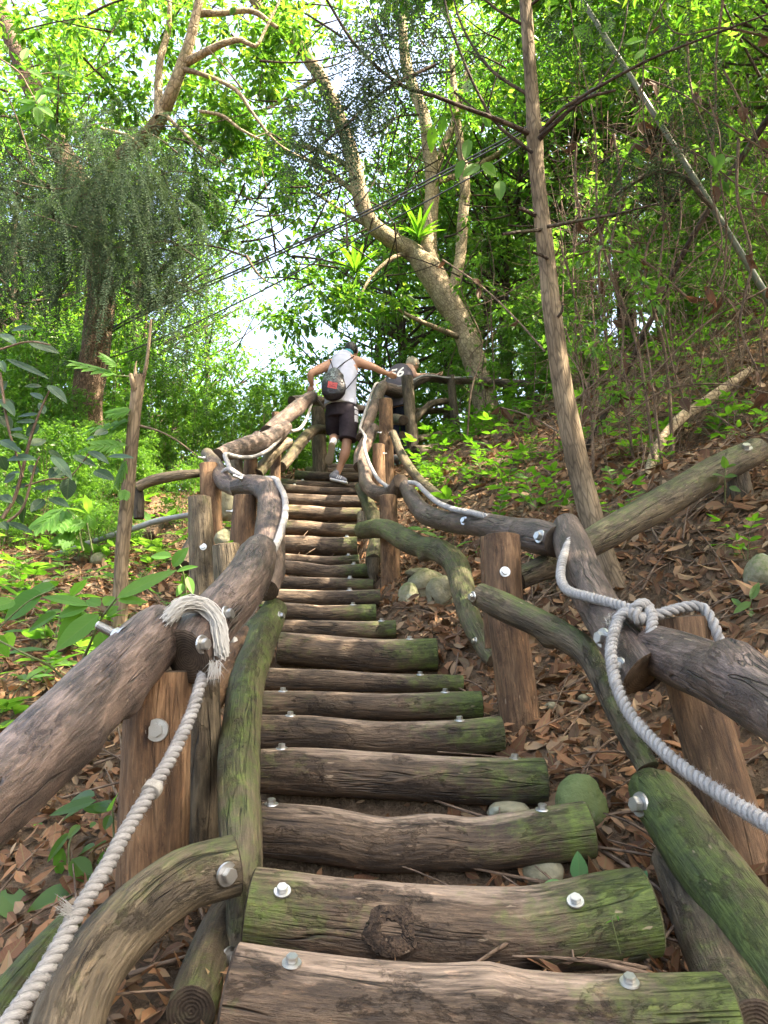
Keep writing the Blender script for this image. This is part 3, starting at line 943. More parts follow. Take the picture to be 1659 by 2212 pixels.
B_('smooth brown log running parallel beneath the rope bound rail', [(420, 1555, 2.12, 66), (470, 1480, 2.4, 66), (520, 1400, 2.75, 60), (556, 1345, 3.05, 48)], mat='post', moss=lambda t, d: -.3, bolts=[(502, 1385, 26, (.9, -.5, 0))])
B_('leaning grey brace behind the greenish post on the left', [(396, 1225, 4.05, 36), (405, 1195, 4.15, 32), (418, 1160, 4.25, 22)], moss=lambda t, d: -.2, n=14)
B_('mossy forked brace under the steep left rail', [(622, 956, 6.55, 25), (606, 964, 6.45, 27), (590, 980, 6.3, 27), (572, 1003, 6.1, 27), (556, 1025, 5.9, 25)], moss=lambda t, d: .1 + .4 * t, n=16, lump=.12)
B_('mossy arched brace with a black cut end left of the man', [(607, 1009, 7.0, 24), (622, 992, 7.2, 25), (640, 969, 7.5, 25), (662, 942, 7.9, 25), (684, 928, 8.3, 22), (714, 930, 8.6, 19)], moss=lambda t, d: .2 + .35 * d.z, n=16)
B_('dark branch rail going off to the left behind the dry snag', [(297, 1052, 4.8, 22), (330, 1038, 4.8, 24), (380, 1028, 4.8, 22), (430, 1022, 4.85, 18)], moss=lambda t, d: -.2, n=14)
B_('stout dark support under the branch rail behind the dry snag', [(298, 1055, 4.85, 22), (300, 1085, 4.85, 24), (300, 1120, 4.85, 24)], moss=lambda t, d: -.2, n=12)
B_('mossy arched brace on the right ending in an orange flecked cut face', [(783, 1146, 5.45, 38), (828, 1142, 5.0, 44), (870, 1163, 4.75, 48), (905, 1180, 4.5, 48), (950, 1190, 4.25, 50), (985, 1220, 4.1, 52), (1000, 1275, 3.9, 52), (1020, 1345, 3.65, 46), (1052, 1408, 3.45, 40), (1067, 1426, 3.4, 36)],
   moss=lambda t, d: .68 - .2 * t + .15 * d.z, lump=.08, knots=[(.5, 2.5, .03, .04)], bolts=[(1026, 1385, 18, (-.95, -.3, 0))])
B_('bright mossy brace passing in front of the thick peeling post', [(1034, 1284, 2.68, 52), (1090, 1312, 2.62, 64), (1160, 1345, 2.55, 64), (1225, 1378, 2.48, 62), (1278, 1420, 2.4, 60), (1318, 1500, 2.3, 56), (1356, 1580, 2.22, 52), (1400, 1660, 2.15, 50)],
   moss=lambda t, d: .25 + .55 * max(0, d.z) + .3 * max(0, t - .5), lump=.07, bolts=[(1021, 1289, 24, (-.95, -.3, 0))], knots=[(.35, 3.0, .02, .03)])
B_('huge rounded mossy brace in the lower right corner', [(1398, 1700, 2.0, 88), (1430, 1732, 1.93, 122), (1512, 1850, 1.78, 138), (1594, 1960, 1.65, 150), (1674, 2070, 1.52, 162), (1790, 2230, 1.4, 180)],
   moss=lambda t, d: .72 - .25 * d.x, wear=lambda t, d: -.2 + .3 * d.x, lump=.05, bolts=[(1382, 1738, 48, (-.95, -.35, .05))])
B_('mossy brace log with a dark round knot hole under the huge rounded one', [(1452, 1850, 1.9, 84), (1498, 1950, 1.76, 112), (1545, 2060, 1.6, 128), (1590, 2160, 1.46, 136), (1630, 2225, 1.38, 136)],
   moss=lambda t, d: .12 + .4 * t, lump=.06)
B_('yellow green stringer log beside the right ends of the middle treads', [(777, 1050, 6.5, 22), (790, 1078, 6.3, 28), (802, 1105, 6.1, 32), (812, 1130, 5.9, 34), (816, 1160, 5.75, 34), (810, 1190, 5.6, 36), (806, 1212, 5.45, 34)], moss=lambda t, d: .55, n=16, lump=.1)
B_('short tapered log below the stringer with its black end forward', [(806, 1206, 5.4, 30), (806, 1228, 5.4, 26), (806, 1262, 5.4, 14)], moss=lambda t, d: .0, n=14)
B_('small round log end poking out beside the blotched tread', [(780, 1110, 5.85, 18), (783, 1135, 5.75, 24)], moss=lambda t, d: .3, n=14)
B_('long bowed brace falling from the posts into the leaf litter', [(849, 935, 7.5, 17), (862, 970, 7.3, 19), (880, 1003, 7.0, 20), (905, 1035, 6.6, 21), (935, 1062, 6.2, 22), (972, 1092, 5.8, 22)], moss=lambda t, d: .2 + .3 * d.z, n=16)
B_('pale bent brace between the far posts', [(894, 910, 9.6, 15), (912, 890, 9.7, 16), (932, 873, 9.8, 16), (965, 866, 10.0, 14)], moss=lambda t, d: .2, n=12)
B_('thin level brace behind the pale bent one', [(890, 887, 9.9, 14), (930, 888, 10.0, 14), (985, 884, 10.2, 12)], moss=lambda t, d: -.2, n=12)
B_('round log end beside the flat topped dark post', [(872, 908, 8.6, 22), (855, 906, 9.0, 24), (838, 904, 9.4, 22)], moss=lambda t, d: -.1, n=14)
B_('log with a pale brown end behind the tall grey green post', [(868, 940, 8.8, 16), (900, 948, 9.2, 16), (950, 938, 9.6, 14)], moss=lambda t, d: -.1, n=14, endm='end_pale')
B_('dark mossy log lying on the crest under the far posts', [(896, 978, 8.9, 30), (940, 972, 9.1, 28), (984, 962, 9.3, 26)], moss=lambda t, d: .25, n=14)
B_('lower mossy log lying against the crest log', [(890, 1000, 8.6, 22), (930, 994, 8.8, 22), (985, 984, 9.0, 18)], moss=lambda t, d: .3, n=14)

# ------------------------------------------------------------------ ropes
def rope_geo(mb, cps, diam=.034, pitch=1.75, strands=3, mat=0, fuzz=0, n=7):
    pts = [at(*c[:3]) if len(c) == 3 else Vector(c[0]) for c in cps]
    P, R, Sx = catmull(pts, [diam / 2] * len(pts), diam * .16)
    T, N, B = frames(P)
    L = Sx[-1]
    pit = pitch * diam
    for k in range(strands):
        vs, wl = [], []
        for i in range(len(P)):
            a = 2 * PI * (Sx[i] / pit) + 2 * PI * k / strands + .35 * noise.noise((Sx[i] * 6, k, 1.3))
            ws = 1 + .16 * noise.noise((Sx[i] * 22, k * 5.1, 2.0))
            c = P[i] + (N[i] * math.cos(a) + B[i] * math.sin(a)) * (diam * .275)
            # strand direction leans round the rope
            tang = (T[i] + (B[i] * math.cos(a) - N[i] * math.sin(a)) * (2 * PI * .275 / pitch)).normalized()
            e1 = (N[i] * math.cos(a) + B[i] * math.sin(a))
            e1 = (e1 - tang * e1.dot(tang)).normalized()
            e2 = tang.cross(e1)
            for q in range(n):
                b = 2 * PI * q / n
                vs.append(c + (e1 * math.cos(b) + e2 * math.sin(b)) * (diam * .25 * ws * (1 + .1 * noise.noise((Sx[i] * 160, q * 1.7, k)))))
                wl.append((math.cos(b) * .01 + k, math.sin(b) * .01, Sx[i]))
        fs = []
        for i in range(len(P) - 1):
            for q in range(n):
                q2 = (q + 1) % n
                fs.append((i * n + q, i * n + q2, (i + 1) * n + q2, (i + 1) * n + q))
        fs.append(tuple(range(n))[::-1]); fs.append(tuple((len(P) - 1) * n + q for q in range(n)))
        mb.add(vs, fs, mat, wl)
    for _ in range(fuzz):
        i = random.randrange(len(P))
        a = random.uniform(0, 2 * PI)
        d = N[i] * math.cos(a) + B[i] * math.sin(a)
        p0 = P[i] + d * diam * .45
        p1 = p0 + (d * random.uniform(.3, 1) + T[i] * random.uniform(-.8, .8)) * random.uniform(.006, .013)
        w = T[i].cross(d) * .0006
        mb.add([p0 - w, p0 + w, p1], [(0, 1, 2)], mat, [(0, 0, 0)] * 3)
    return P, T, N, B


def strip_fibres(mb, P0, P1, nrm, width, count, sag=.03, mat=0, wander=.25):
    """bundle of loose fibres from P0 to P1 bowing out along nrm"""
    ax = (P1 - P0)
    side = ax.cross(nrm).normalized()
    for _ in range(count):
        u = random.gauss(0, .33) * width
        h = random.uniform(.4, 1.15)
        e = random.uniform(.85, 1.15)
        w = random.uniform(.0008, .0016)
        prev = []
        for j in range(8):
            t = j / 7 * e
            p = P0 + ax * t + side * (u * (1 + wander * math.sin(t * 5 + u * 200))) + nrm * (sag * h * 4 * t * (1 - t) + random.gauss(0, .0012))
            prev.append((p - side * w, p + side * w + nrm * .001))
        vs = [q for pr in prev for q in pr]
        fs = [(2 * j, 2 * j + 1, 2 * j + 3, 2 * j + 2) for j in range(7)]
        mb.add(vs, fs, mat, [(0, 0, random.random())] * len(vs))


LEFT_ROPE = [(-60, 2330, 1.12), (25, 2200, 1.2), (100, 2092, 1.28), (165, 1976, 1.36), (220, 1888, 1.43), (280, 1782, 1.53), (330, 1702, 1.6), (372, 1630, 1.68), (414, 1540, 1.78), (438, 1462, 1.87), (466, 1397, 1.97),
             (505, 1358, 2.1), (545, 1312, 2.28), (571, 1262, 2.48), (579, 1220, 2.66), (571, 1196, 2.78), (556, 1184, 2.84)]
mb = MB()
rope_geo(mb, LEFT_ROPE, .032, fuzz=3000)
rope_l = mb.build('rope', (M['rope'],))
props(rope_l, 'thick twisted grey rope hanging along the left handrail', 'rope', 'hand ropes')
mb = MB()
rope_geo(mb, [(551, 1184, 2.86), (566, 1183, 2.82), (580, 1196, 2.82), (592, 1186, 2.95), (606, 1150, 3.2), (616, 1110, 3.45), (615, 1075, 3.7), (604, 1050, 3.85), (598, 1036, 3.95)], .034)
mb.build('rope_loop', (M['rope'],), rope_l)
mb = MB()
rope_geo(mb, [(598, 1038, 3.95), (588, 1034, 4.1), (560, 1034, 4.3), (530, 1032, 4.28), (510, 1022, 4.35), (497, 1014, 4.5), (484, 1018, 4.6), (478, 1034, 4.6), (480, 1050, 4.62)], .034)
rope_geo(mb, [(497, 1014, 4.5), (492, 1000, 4.7), (486, 984, 4.95), (492, 982, 5.05), (520, 988, 5.2), (550, 986, 5.5), (580, 972, 5.85), (602, 950, 6.15), (617, 926, 6.4), (622, 925, 6.5), (632, 931, 6.7), (650, 924, 7.0), (664, 900, 7.5), (674, 868, 8.0), (681, 859, 8.2), (700, 880, 8.6), (712, 884, 8.9)], .034, n=6)
mb.build('rope_length', (M['rope'],), rope_l)
# whipping marks on the near rope
mb = MB()
Pm = [at(324, 1711, 1.592), at(333, 1697, 1.607)]
tube(mb, Pm, [.021, .021], n=16, ds=.006, lump=.12, freq=40, caps=True, capmat=0)
mb.build('binding', (M['fray'],), rope_l)
# frayed tail thrown over the rail
mb = MB()
fr0 = [at(364, 1338, 1.86), at(396, 1309, 1.90), at(438, 1310, 1.93), at(468, 1348, 1.92), at(478, 1412, 1.86)]
cen = at(430, 1375, 2.0)
P, R, Sx = catmull(fr0, [.03] * 5, .02)
for _ in range(900):
    off = Vector((random.gauss(0, .3), random.gauss(0, .3), random.gauss(0, .3))) * .026
    i0 = random.randrange(0, len(P) // 3) if random.random() < .7 else random.randrange(0, len(P) - 6)
    i1 = min(len(P) - 1, i0 + random.randrange(6, len(P)))
    w = random.uniform(.0007, .0016)
    vs = []
    for i in range(i0, i1 + 1):
        rd = (P[i] - cen).normalized()
        t = (i - i0) / max(1, i1 - i0)
        p = P[i] + off + rd * (.004 + .02 * max(0, t - .75) * random.uniform(0, 1)) + Vector((random.gauss(0, .0015), random.gauss(0, .0015), random.gauss(0, .0015)))
        tg = (P[min(i + 1, len(P) - 1)] - P[max(i - 1, 0)]).normalized()
        s_ = tg.cross(rd).normalized() * w
        vs += [p - s_, p + s_]
    n_ = len(vs) // 2
    mb.add(vs, [(2 * j, 2 * j + 1, 2 * j + 3, 2 * j + 2) for j in range(n_ - 1)], 0, [(0, 0, random.random())] * len(vs))
tube(mb, fr0, [.012, .017, .02, .018, .010], n=10, ds=.02, lump=.25, freq=30, capmat=0)
for _ in range(130):
    p0 = at(random.uniform(452, 478), random.uniform(1425, 1450), 1.84)
    p1 = p0 + Vector((random.gauss(0, .012), random.gauss(-.004, .006), random.uniform(-.05, .0)))
    w = Vector((.0008, 0, 0))
    mb.add([p0 - w, p0 + w, p1], [(0, 1, 2)], 0, [(0, 0, random.random())] * 3)
mb.build('frayed_end', (M['fray'],), rope_l)
mb = MB()
for _ in range(70):
    p0 = at(150 + random.gauss(0, 4), 1968 + random.gauss(0, 7), 1.33)
    p1 = p0 + Vector((random.uniform(-.03, .0), random.gauss(-.003, .004), random.uniform(-.005, .025)))
    w = Vector((.0006, 0, .0006))
    mb.add([p0 - w, p0 + w, p1], [(0, 1, 2)], 0, [(0, 0, random.random())] * 3)
mb.build('fibre_tuft', (M['fray'],), rope_l)

mb = MB()
rope_geo(mb, [(1760, 1850, 1.22), (1659, 1780, 1.32), (1600, 1745, 1.4), (1540, 1705, 1.48), (1470, 1655, 1.57), (1410, 1600, 1.66), (1362, 1545, 1.74), (1333, 1485, 1.8), (1320, 1420, 1.87), (1325, 1370, 1.94), (1338, 1335, 2.02), (1352, 1322, 2.06), (1375, 1328, 2.06)], .032, fuzz=2500)
rope_r = mb.build('rope', (M['rope'],))
props(rope_r, 'thick twisted grey rope with a knot hanging along the right handrail', 'rope', 'hand ropes')
mb = MB()
rope_geo(mb, [(1368, 1322, 2.1), (1350, 1312, 2.12), (1318, 1302, 2.18), (1265, 1288, 2.3), (1228, 1276, 2.42), (1212, 1252, 2.52), (1214, 1215, 2.62), (1226, 1180, 2.74), (1238, 1152, 2.84), (1240, 1138, 2.9), (1228, 1128, 2.95), (1205, 1132, 3.0)], .035, fuzz=700)
rope_geo(mb, [(1212, 1145, 3.02), (1180, 1150, 3.3), (1120, 1140, 3.62), (1078, 1124, 3.62), (1050, 1116, 3.52), (1020, 1108, 3.65), (980, 1100, 3.95), (945, 1085, 4.3), (918, 1062, 4.65), (900, 1045, 4.9), (884, 1042, 5.05)], .034)
rope_geo(mb, [(838, 1052, 5.45), (818, 1036, 5.75), (803, 1012, 6.1), (792, 985, 6.6), (786, 960, 6.95), (789, 945, 7.2), (783, 932, 7.4), (778, 924, 7.5), (784, 905, 7.8), (795, 870, 8.2), (806, 840, 8.8), (814, 828, 9.0), (830, 834, 9.15), (850, 836, 9.25), (868, 834, 9.35)], .033, n=6)
rope_geo(mb, [(893, 822, 9.4), (912, 813, 9.55), (935, 812, 9.7), (960, 816, 9.9), (985, 816, 10.0), (1020, 814, 10.1)], .033, n=5)
mb.build('rope_length', (M['rope'],), rope_r)
mb = MB()
rope_geo(mb, [(1362, 1330, 2.03), (1376, 1310, 2.02), (1395, 1306, 2.05), (1404, 1322, 2.05), (1394, 1338, 2.0), (1376, 1336, 1.97), (1368, 1318, 1.98)], .036, n=6)
rope_geo(mb, [(1398, 1312, 2.06), (1408, 1330, 1.99), (1408, 1358, 1.95), (1402, 1380, 1.95)], .034, n=6)
rope_geo(mb, [(1330, 1345, 2.0), (1345, 1328, 2.01), (1368, 1326, 2.02), (1385, 1334, 2.0)], .036, n=6)
mb.build('knot', (M['rope'],), rope_r)
mb = MB()
rope_geo(mb, [(1404, 1332, 2.05), (1440, 1322, 2.06), (1480, 1311, 2.08), (1515, 1312, 2.08), (1535, 1335, 2.06), (1548, 1365, 2.04), (1556, 1392, 2.03)], .033, pitch=2.4, n=7, fuzz=500)
mb.build('rope_tail', (M['rope'],), rope_r)
mb = MB()
for _ in range(120):
    p0 = at(1322 + random.gauss(0, 6), 1340 + random.gauss(0, 8), 2.02)
    p1 = p0 + Vector((random.uniform(-.025, .005), random.gauss(-.01, .006), random.uniform(-.03, .012)))
    w = Vector((.0009, 0, .0004))
    mb.add([p0 - w, p0 + w, p1], [(0, 1, 2)], 0, [(0, 0, random.random())] * 3)
mb.build('fibre_tuft', (M['fray'],), rope_r)

# ------------------------------------------------------------------ stones
def rock(label, x, y, Y, w, h, moss=.3, seed=0, sink=.0, group='mossy stones beside the stair', name='boulder'):
    c = at(x, y, Y); r = w * .5 * mpp(x, y, Y); rh = h * .5 * mpp(x, y, Y)
    bm = bmesh.new()
    bmesh.ops.create_icosphere(bm, subdivisions=4, radius=1)
    for v in bm.verts:
        p = v.co
        k = 1 + .17 * noise.noise(p * 1.1 + Vector((seed * 3.1, 0, seed))) + .13 * (.35 - abs(noise.noise(p * 1.7 + Vector((seed, 7, 0))))) + .035 * noise.noise(p * 4.5 + Vector((seed, 7, 0))) + .012 * noise.noise(p * 9)
        v.co = Vector((p.x * r * k, p.y * r * .95 * k, p.z * rh * k))
    me = bpy.data.meshes.new(name); bm.to_mesh(me); bm.free()
    me.polygons.foreach_set('use_smooth', [True] * len(me.polygons))
    a = me.attributes.new('moss', 'FLOAT', 'POINT'); a.data.foreach_set('value', [moss] * len(me.vertices))
    o = link(name, me, (M['rock'],)); o.location = (c.x, c.y, max(c.z, gz(c.x, c.y) + rh * .3))
    return props(o, label, 'stone', group)


rock('round green boulder with a pale lichen spot beside the tall reddish post', 919, 1277, 4.7, 88, 84, .25, 1)
rock('rounded boulder half sunk in the sunlit leaves, in front of the lichen spotted one', 957, 1312, 4.4, 72, 80, .2, 2)
rock('flat stone wedged between the tall reddish post and the boulders', 883, 1335, 4.55, 46, 60, .35, 3)
rock('low slab of stone behind the round green boulder', 905, 1240, 5.2, 60, 26, .2, 4)
rock('round bright mossy stone by the right end of the humped tread', 1256, 1735, 2.18, 108, 120, .75, 5)
rock('pale green boulder seen between the posts under the hooked left rail', 484, 1166, 4.5, 40, 44, .25, 6)
rock('tall grey boulder behind the rotten post', 490, 1092, 5.2, 44, 70, .1, 7)
rock('rounded stone on the left slope below the grey pipe', 405, 1208, 4.9, 32, 26, .3, 8)
rock('flat stone on the left slope nearest the dry snag', 213, 1208, 5.3, 34, 30, .3, 9)
rock('wide low stone left of the one at the snag', 176, 1206, 5.5, 32, 16, .4, 10)
rock('small stone behind the left rail in the leaf litter', 106, 1262, 4.2, 30, 20, .35, 11)
rock('grey green stone at the right edge behind the knobbed rail', 1655, 1315, 3.2, 76, 90, .35, 12)
rock('stone bedded under the left end of the front treads', 1172, 1880, 1.95, 90, 70, -.3, 13)
rock('pale stone in the gap right of the dark hollow', 1100, 1752, 2.25, 90, 40, -.3, 14)
for k, (x, y, w) in enumerate([(1190, 1478, 26), (1214, 1462, 20), (1256, 1418, 24), (1270, 1440, 20), (1232, 1500, 18), (1178, 1440, 16)]):
    Yk = 3.0
    c = at(x, y, Yk)
    o = rock('small pebble bedded in the bare soil behind the bright mossy brace', x, y, Yk, w, w * .7, -.4, 20 + k, group='pebbles in the bare soil', name='pebble')
    o.location.z = gz(o.location.x, o.location.y) + .01
# ------------------------------------------------------------------ leaves
def unit(a):
    return a / np.maximum(1e-9, np.linalg.norm(a, axis=-1, keepdims=True))


T_FAR = (np.array([(0, 0, 0), (-1, .42, .22), (0, 1, 0), (1, .42, .22)], float), [(0, 2, 1), (0, 3, 2)])
T_MID = (np.array([(0, 0, 0), (0, .35, 0), (0, .7, 0), (0, 1, 0), (-.85, .27, .2), (-.85, .6, .2), (.85, .27, .2), (.85, .6, .2)], float),
         [(0, 1, 4), (1, 2, 5), (1, 5, 4), (2, 3, 5), (0, 6, 1), (1, 6, 7), (1, 7, 2), (2, 7, 3)])


def fine_template(k=8):
    vs, fs = [], []
    for i in range(k + 1):
        t = i / k
        w = math.sin(PI * min(1, t ** .8)) ** .8 if 0 < t < 1 else 0
        for a in (-1, -.5, 0, .5, 1):
            vs.append((a * w, t, .22 * abs(a) * w))
    for i in range(k):
        for j in range(4):
            a = i * 5 + j
            fs += [(a, a + 1, a + 6), (a, a + 6, a + 5)]
    return np.array(vs), fs


T_FINE = fine_template()


def leaf_arrays(pos, axis, nrm, L, W, curl=0.2, rnd=None, tpl=T_FAR, fold=1.0):
    tv, tf = tpl
    pos = np.asarray(pos, float); n = len(pos)
    y = unit(np.asarray(axis, float))
    z = np.asarray(nrm, float); z = unit(z - y * (y * z).sum(-1, keepdims=True))
    x = np.cross(y, z)
    L = np.broadcast_to(np.asarray(L, float), (n,)); W = np.broadcast_to(np.asarray(W, float), (n,))
    curl = np.broadcast_to(np.asarray(curl, float), (n,))
    if rnd is None: rnd = RNG.random(n)
    k = len(tv)
    lx = tv[None, :, 0] * (W[:, None] * .5)
    ly = tv[None, :, 1] * L[:, None]
    lz = tv[None, :, 2] * (np.broadcast_to(np.asarray(fold, float), (n,)) * W)[:, None] * .5 - curl[:, None] * L[:, None] * tv[None, :, 1] ** 2
    v = pos[:, None, :] + lx[..., None] * x[:, None, :] + ly[..., None] * y[:, None, :] + lz[..., None] * z[:, None, :]
    f = (np.arange(n)[:, None, None] * k + np.array(tf)[None]).reshape(-1, len(tf[0]))
    wl = np.empty((n, k, 3))
    wl[..., 0] = tv[None, :, 0]; wl[..., 1] = tv[None, :, 1]; wl[..., 2] = rnd[:, None]
    return v.reshape(-1, 3), f, wl.reshape(-1, 3)


def leaf_mesh(name, parts):
    off = 0; V, Fc, Wl = [], [], []
    for v, f, wl in parts:
        V.append(v); Fc.append(f + off); Wl.append(wl); off += len(v)
    return np_mesh(name, np.concatenate(V), [np.concatenate(Fc)], {'wl': ('FLOAT_VECTOR', np.concatenate(Wl))}, smooth=False)


SUND = np.array([math.sin(math.radians(SUN_AZ)) * math.cos(math.radians(SUN_EL)), math.cos(math.radians(SUN_AZ)) * math.cos(math.radians(SUN_EL)), math.sin(math.radians(SUN_EL))])
GAPS = [(np.array(at(x, y, Y)), r) for (x, y, Y, r) in [(1000, 1400, 3.7, .42), (975, 1350, 3.95, .35), (765, 1235, 5.6, .2), (630, 1292, 4.9, .17), (120, 1160, 6.5, .5), (385, 1262, 4.5, .2), (700, 1080, 7.0, .45), (700, 1030, 8.3, .5), (1130, 900, 6.5, .4), (960, 1000, 7.0, .35), (330, 1330, 3.2, .3)]]


def in_gap(p):
    m = np.zeros(len(p), bool)
    for (q, r) in GAPS:
        w = p - q; t = w @ SUND
        m |= (np.linalg.norm(w - t[:, None] * SUND, axis=1) < r) & (t > .6)
    return m


def clump(c, r, n, L, rng=RNG, flat=.7, droop=.35, tpl=T_FAR, wr=.42, gaps=False):
    """leaves in a loose clump; grouped in small rosettes so that gaps stay between them"""
    c = np.asarray(c, float)
    k = max(1, n // 7)
    tw = rng.normal(size=(k, 3)); tw = unit(tw) * (rng.random((k, 1)) ** .5) * r
    tw[:, 2] *= flat
    own = rng.integers(0, k, n)
    d = rng.normal(size=(n, 3)); d[:, 2] *= .5
    d = unit(d)
    pos = c + tw[own] + d * (L * .35)
    ax = unit(d + unit(tw[own]) * .5 + np.array([0, 0, -droop]))
    if gaps:
        keep = ~in_gap(pos)
        pos, ax = pos[keep], ax[keep]; n = len(pos)
    nr = rng.normal(size=(n, 3)) * .45 + np.array([0, 0, 1.0])
    ll = L * rng.uniform(.45, 1.35, n)
    return leaf_arrays(pos, ax, nr, ll, ll * wr * rng.uniform(.8, 1.25, n), rng.uniform(0, .3, n), rng.random(n), tpl)


def limb(mb, p0, p1, r0, r1, sag=.1, n=6, seed=0, wig=.05, ds=None):
    p0, p1 = Vector(p0), Vector(p1)
    L = (p1 - p0).length
    pts, rd = [], []
    k = 4
    for i in range(k + 1):
        t = i / k
        p = p0.lerp(p1, t) + Vector((0, 0, sag * L * math.sin(PI * t)))
        if 0 < i < k:
            p += Vector((noise.noise((seed, i, 1)), noise.noise((seed, i, 2)), noise.noise((seed, i, 3)))) * wig * L * 2
        pts.append(p); rd.append(r0 * (1 - t) + r1 * t)
    tube(mb, pts, rd, n=n, ds=ds or max(.08, L / 9), lump=0, caps=False)


def crown_tree(seed, H, spread, ncl, nleaf, leafL, base=.32, tr=.11, lean=0.0, flat=.7):
    rng = np.random.default_rng(seed); rnd = random.Random(seed)
    mb = MB()
    tp = [Vector((0, 0, -.6)), Vector((lean * .2 + rnd.uniform(-.1, .1), rnd.uniform(-.1, .1), H * .3)),
          Vector((lean * .6 + rnd.uniform(-.3, .3), rnd.uniform(-.3, .3), H * .6)), Vector((lean + rnd.uniform(-.4, .4), rnd.uniform(-.4, .4), H * .92))]
    P, R = tube(mb, tp, [tr * 1.25, tr, tr * .7, tr * .2], n=10, ds=.25, lump=.06, caps=False, seed=seed)
    parts = []
    for i in range(ncl):
        while True:
            d = rng.normal(size=3); d /= np.linalg.norm(d)
            q = d * rng.uniform(.4, 1.0)
            c = np.array([q[0] * spread + lean * .7, q[1] * spread, H * (base + (1 - base) * .5) + q[2] * H * (1 - base) * .5])
            if c[2] > H * base * .8: break
        r = spread * rng.uniform(.18, .34)
        parts.append(clump(c, r, int(nleaf * rng.uniform(.6, 1.4)), leafL, rng, flat))
        tz = max(H * .18, c[2] - np.hypot(c[0], c[1]) * rng.uniform(.35, .8) - .2)
        j = min(range(len(P)), key=lambda a: abs(P[a].z - tz))
        limb(mb, P[j], c, R[j] * .45, .008, -.06, 5, seed * 7 + i)
    return mb.mesh('trunk'), leaf_mesh('crown', parts)


def shrub(seed, H, spread, ncl, nleaf, leafL, flat=.8, wr=.42):
    rng = np.random.default_rng(seed); rnd = random.Random(seed)
    mb = MB(); parts = []
    for i in range(ncl):
        a = rng.uniform(0, 6.28); q = rng.uniform(.1, 1) ** .6
        z = H * rng.uniform(.22, 1.0)
        rr = spread * q * (1 - .45 * (z / H))
        c = np.array([math.cos(a) * rr, math.sin(a) * rr, z])
        parts.append(clump(c, spread * rng.uniform(.2, .36), int(nleaf * rng.uniform(.6, 1.4)), leafL, rng, flat, wr=wr))
        limb(mb, (math.cos(a) * .06, math.sin(a) * .06, -.15), c, .010, .003, .08, 4, seed * 5 + i, ds=H / 5) if i % 3 == 0 else None
    return mb.mesh('stems'), leaf_mesh('foliage', parts)


def place(name, label, cat, group, meshes, mats, names, loc, rz, sc, ry=0.0):
    e = empty(name, loc, label, cat, group, rz)
    e.scale = (sc, sc, sc)
    e.rotation_euler.x = ry
    for me, mt, nm in zip(meshes, mats, names):
        if not me.materials: me.materials.append(mt)
        o = bpy.data.objects.new(nm, me); COL.objects.link(o); o.parent = e
    return e


TALL = [crown_tree(51, 17, 3.4, 110, 120, .15, .36, .17, .6), crown_tree(52, 19, 3.7, 115, 120, .155, .40, .19, -.7)]
TREES = [crown_tree(21, 9.5, 2.7, 74, 150, .135, .26, .11, .4), crown_tree(22, 11.5, 3.0, 84, 150, .14, .30, .13, -.5),
         crown_tree(23, 8.5, 2.4, 66, 155, .125, .2, .09, .2), crown_tree(24, 10.5, 2.4, 74, 150, .135, .18, .12, -.2)]
SHR = [shrub(31, 2.2, .95, 34, 130, .075), shrub(32, 1.7, .85, 30, 130, .06), shrub(33, 2.8, 1.05, 36, 120, .095)]

# ---- the forest beyond the crest and up the bank
rnd = random.Random(77)
far_spots = []
for (Yr, x0, x1, st) in [(14.5, -9.5, 9, 2.4), (18.5, -12, 12, 2.8), (23.5, -15, 16, 3.4), (30, -19, 20, 4.4)]:
    x = x0
    while x < x1:
        X = x + rnd.uniform(-.6, .6); Yy = Yr + rnd.uniform(-1.6, 1.6)
        x += st
        q = X / Yy
        if -.25 < q < -.14 or (Yr < 16 and -.14 <= q < -.01) or (Yr > 25 and -.36 < q < .02): continue
        far_spots.append((X, Yy, rnd.randrange(4), rnd.uniform(.85, 1.2)))
TL = ['broadleaved tree with a bright yellow green crown in the forest beyond the crest']
for (X, Yy, k, sc) in far_spots:
    place('forest_tree', TL[0], 'tree', 'forest trees beyond the crest', TREES[k], (M['bark_dark'], M['leaf_far']), ('trunk', 'crown'),
          (X, Yy, gz(X, Yy) - .1), rnd.uniform(0, 6.28), sc)
for (X, Yy, k, sc) in [(-8.8, 16.0, 0, .9), (-6.6, 18.5, 1, .9), (-10.5, 23, 1, 1.1), (1.6, 19, 0, .85), (4.6, 21, 1, .85), (-6.5, 27, 0, 1.2)]:
    place('tall_forest_tree', 'tall broadleaved tree beyond the crest whose crown closes the canopy', 'tree', 'tall trees beyond the crest', TALL[k], (M['bark_dark'], M['leaf_far']), ('trunk', 'crown'),
          (X, Yy, gz(X, Yy) - .1), rnd.uniform(0, 6.28), sc)
# trees higher up the bank on the right
for (X, Yy, k, sc) in [(5.2, 8.6, 2, .8), (7.0, 10.5, 3, .85), (4.6, 11.6, 2, .85), (8.6, 8.2, 0, .8), (6.3, 13.2, 1, .8), (3.4, 13.0, 3, .85), (9.5, 12.0, 1, .9), (6.8, 6.0, 2, .8), (8.8, 4.4, 0, .9)]:
    place('bank_tree', 'thin broadleaved tree growing high on the bank to the right', 'tree', 'trees on the right bank', TREES[k], (M['bark_pale'], M['leaf_far']),
          ('trunk', 'crown'), (X, Yy, gz(X, Yy) - .1), rnd.uniform(0, 6.28), sc)
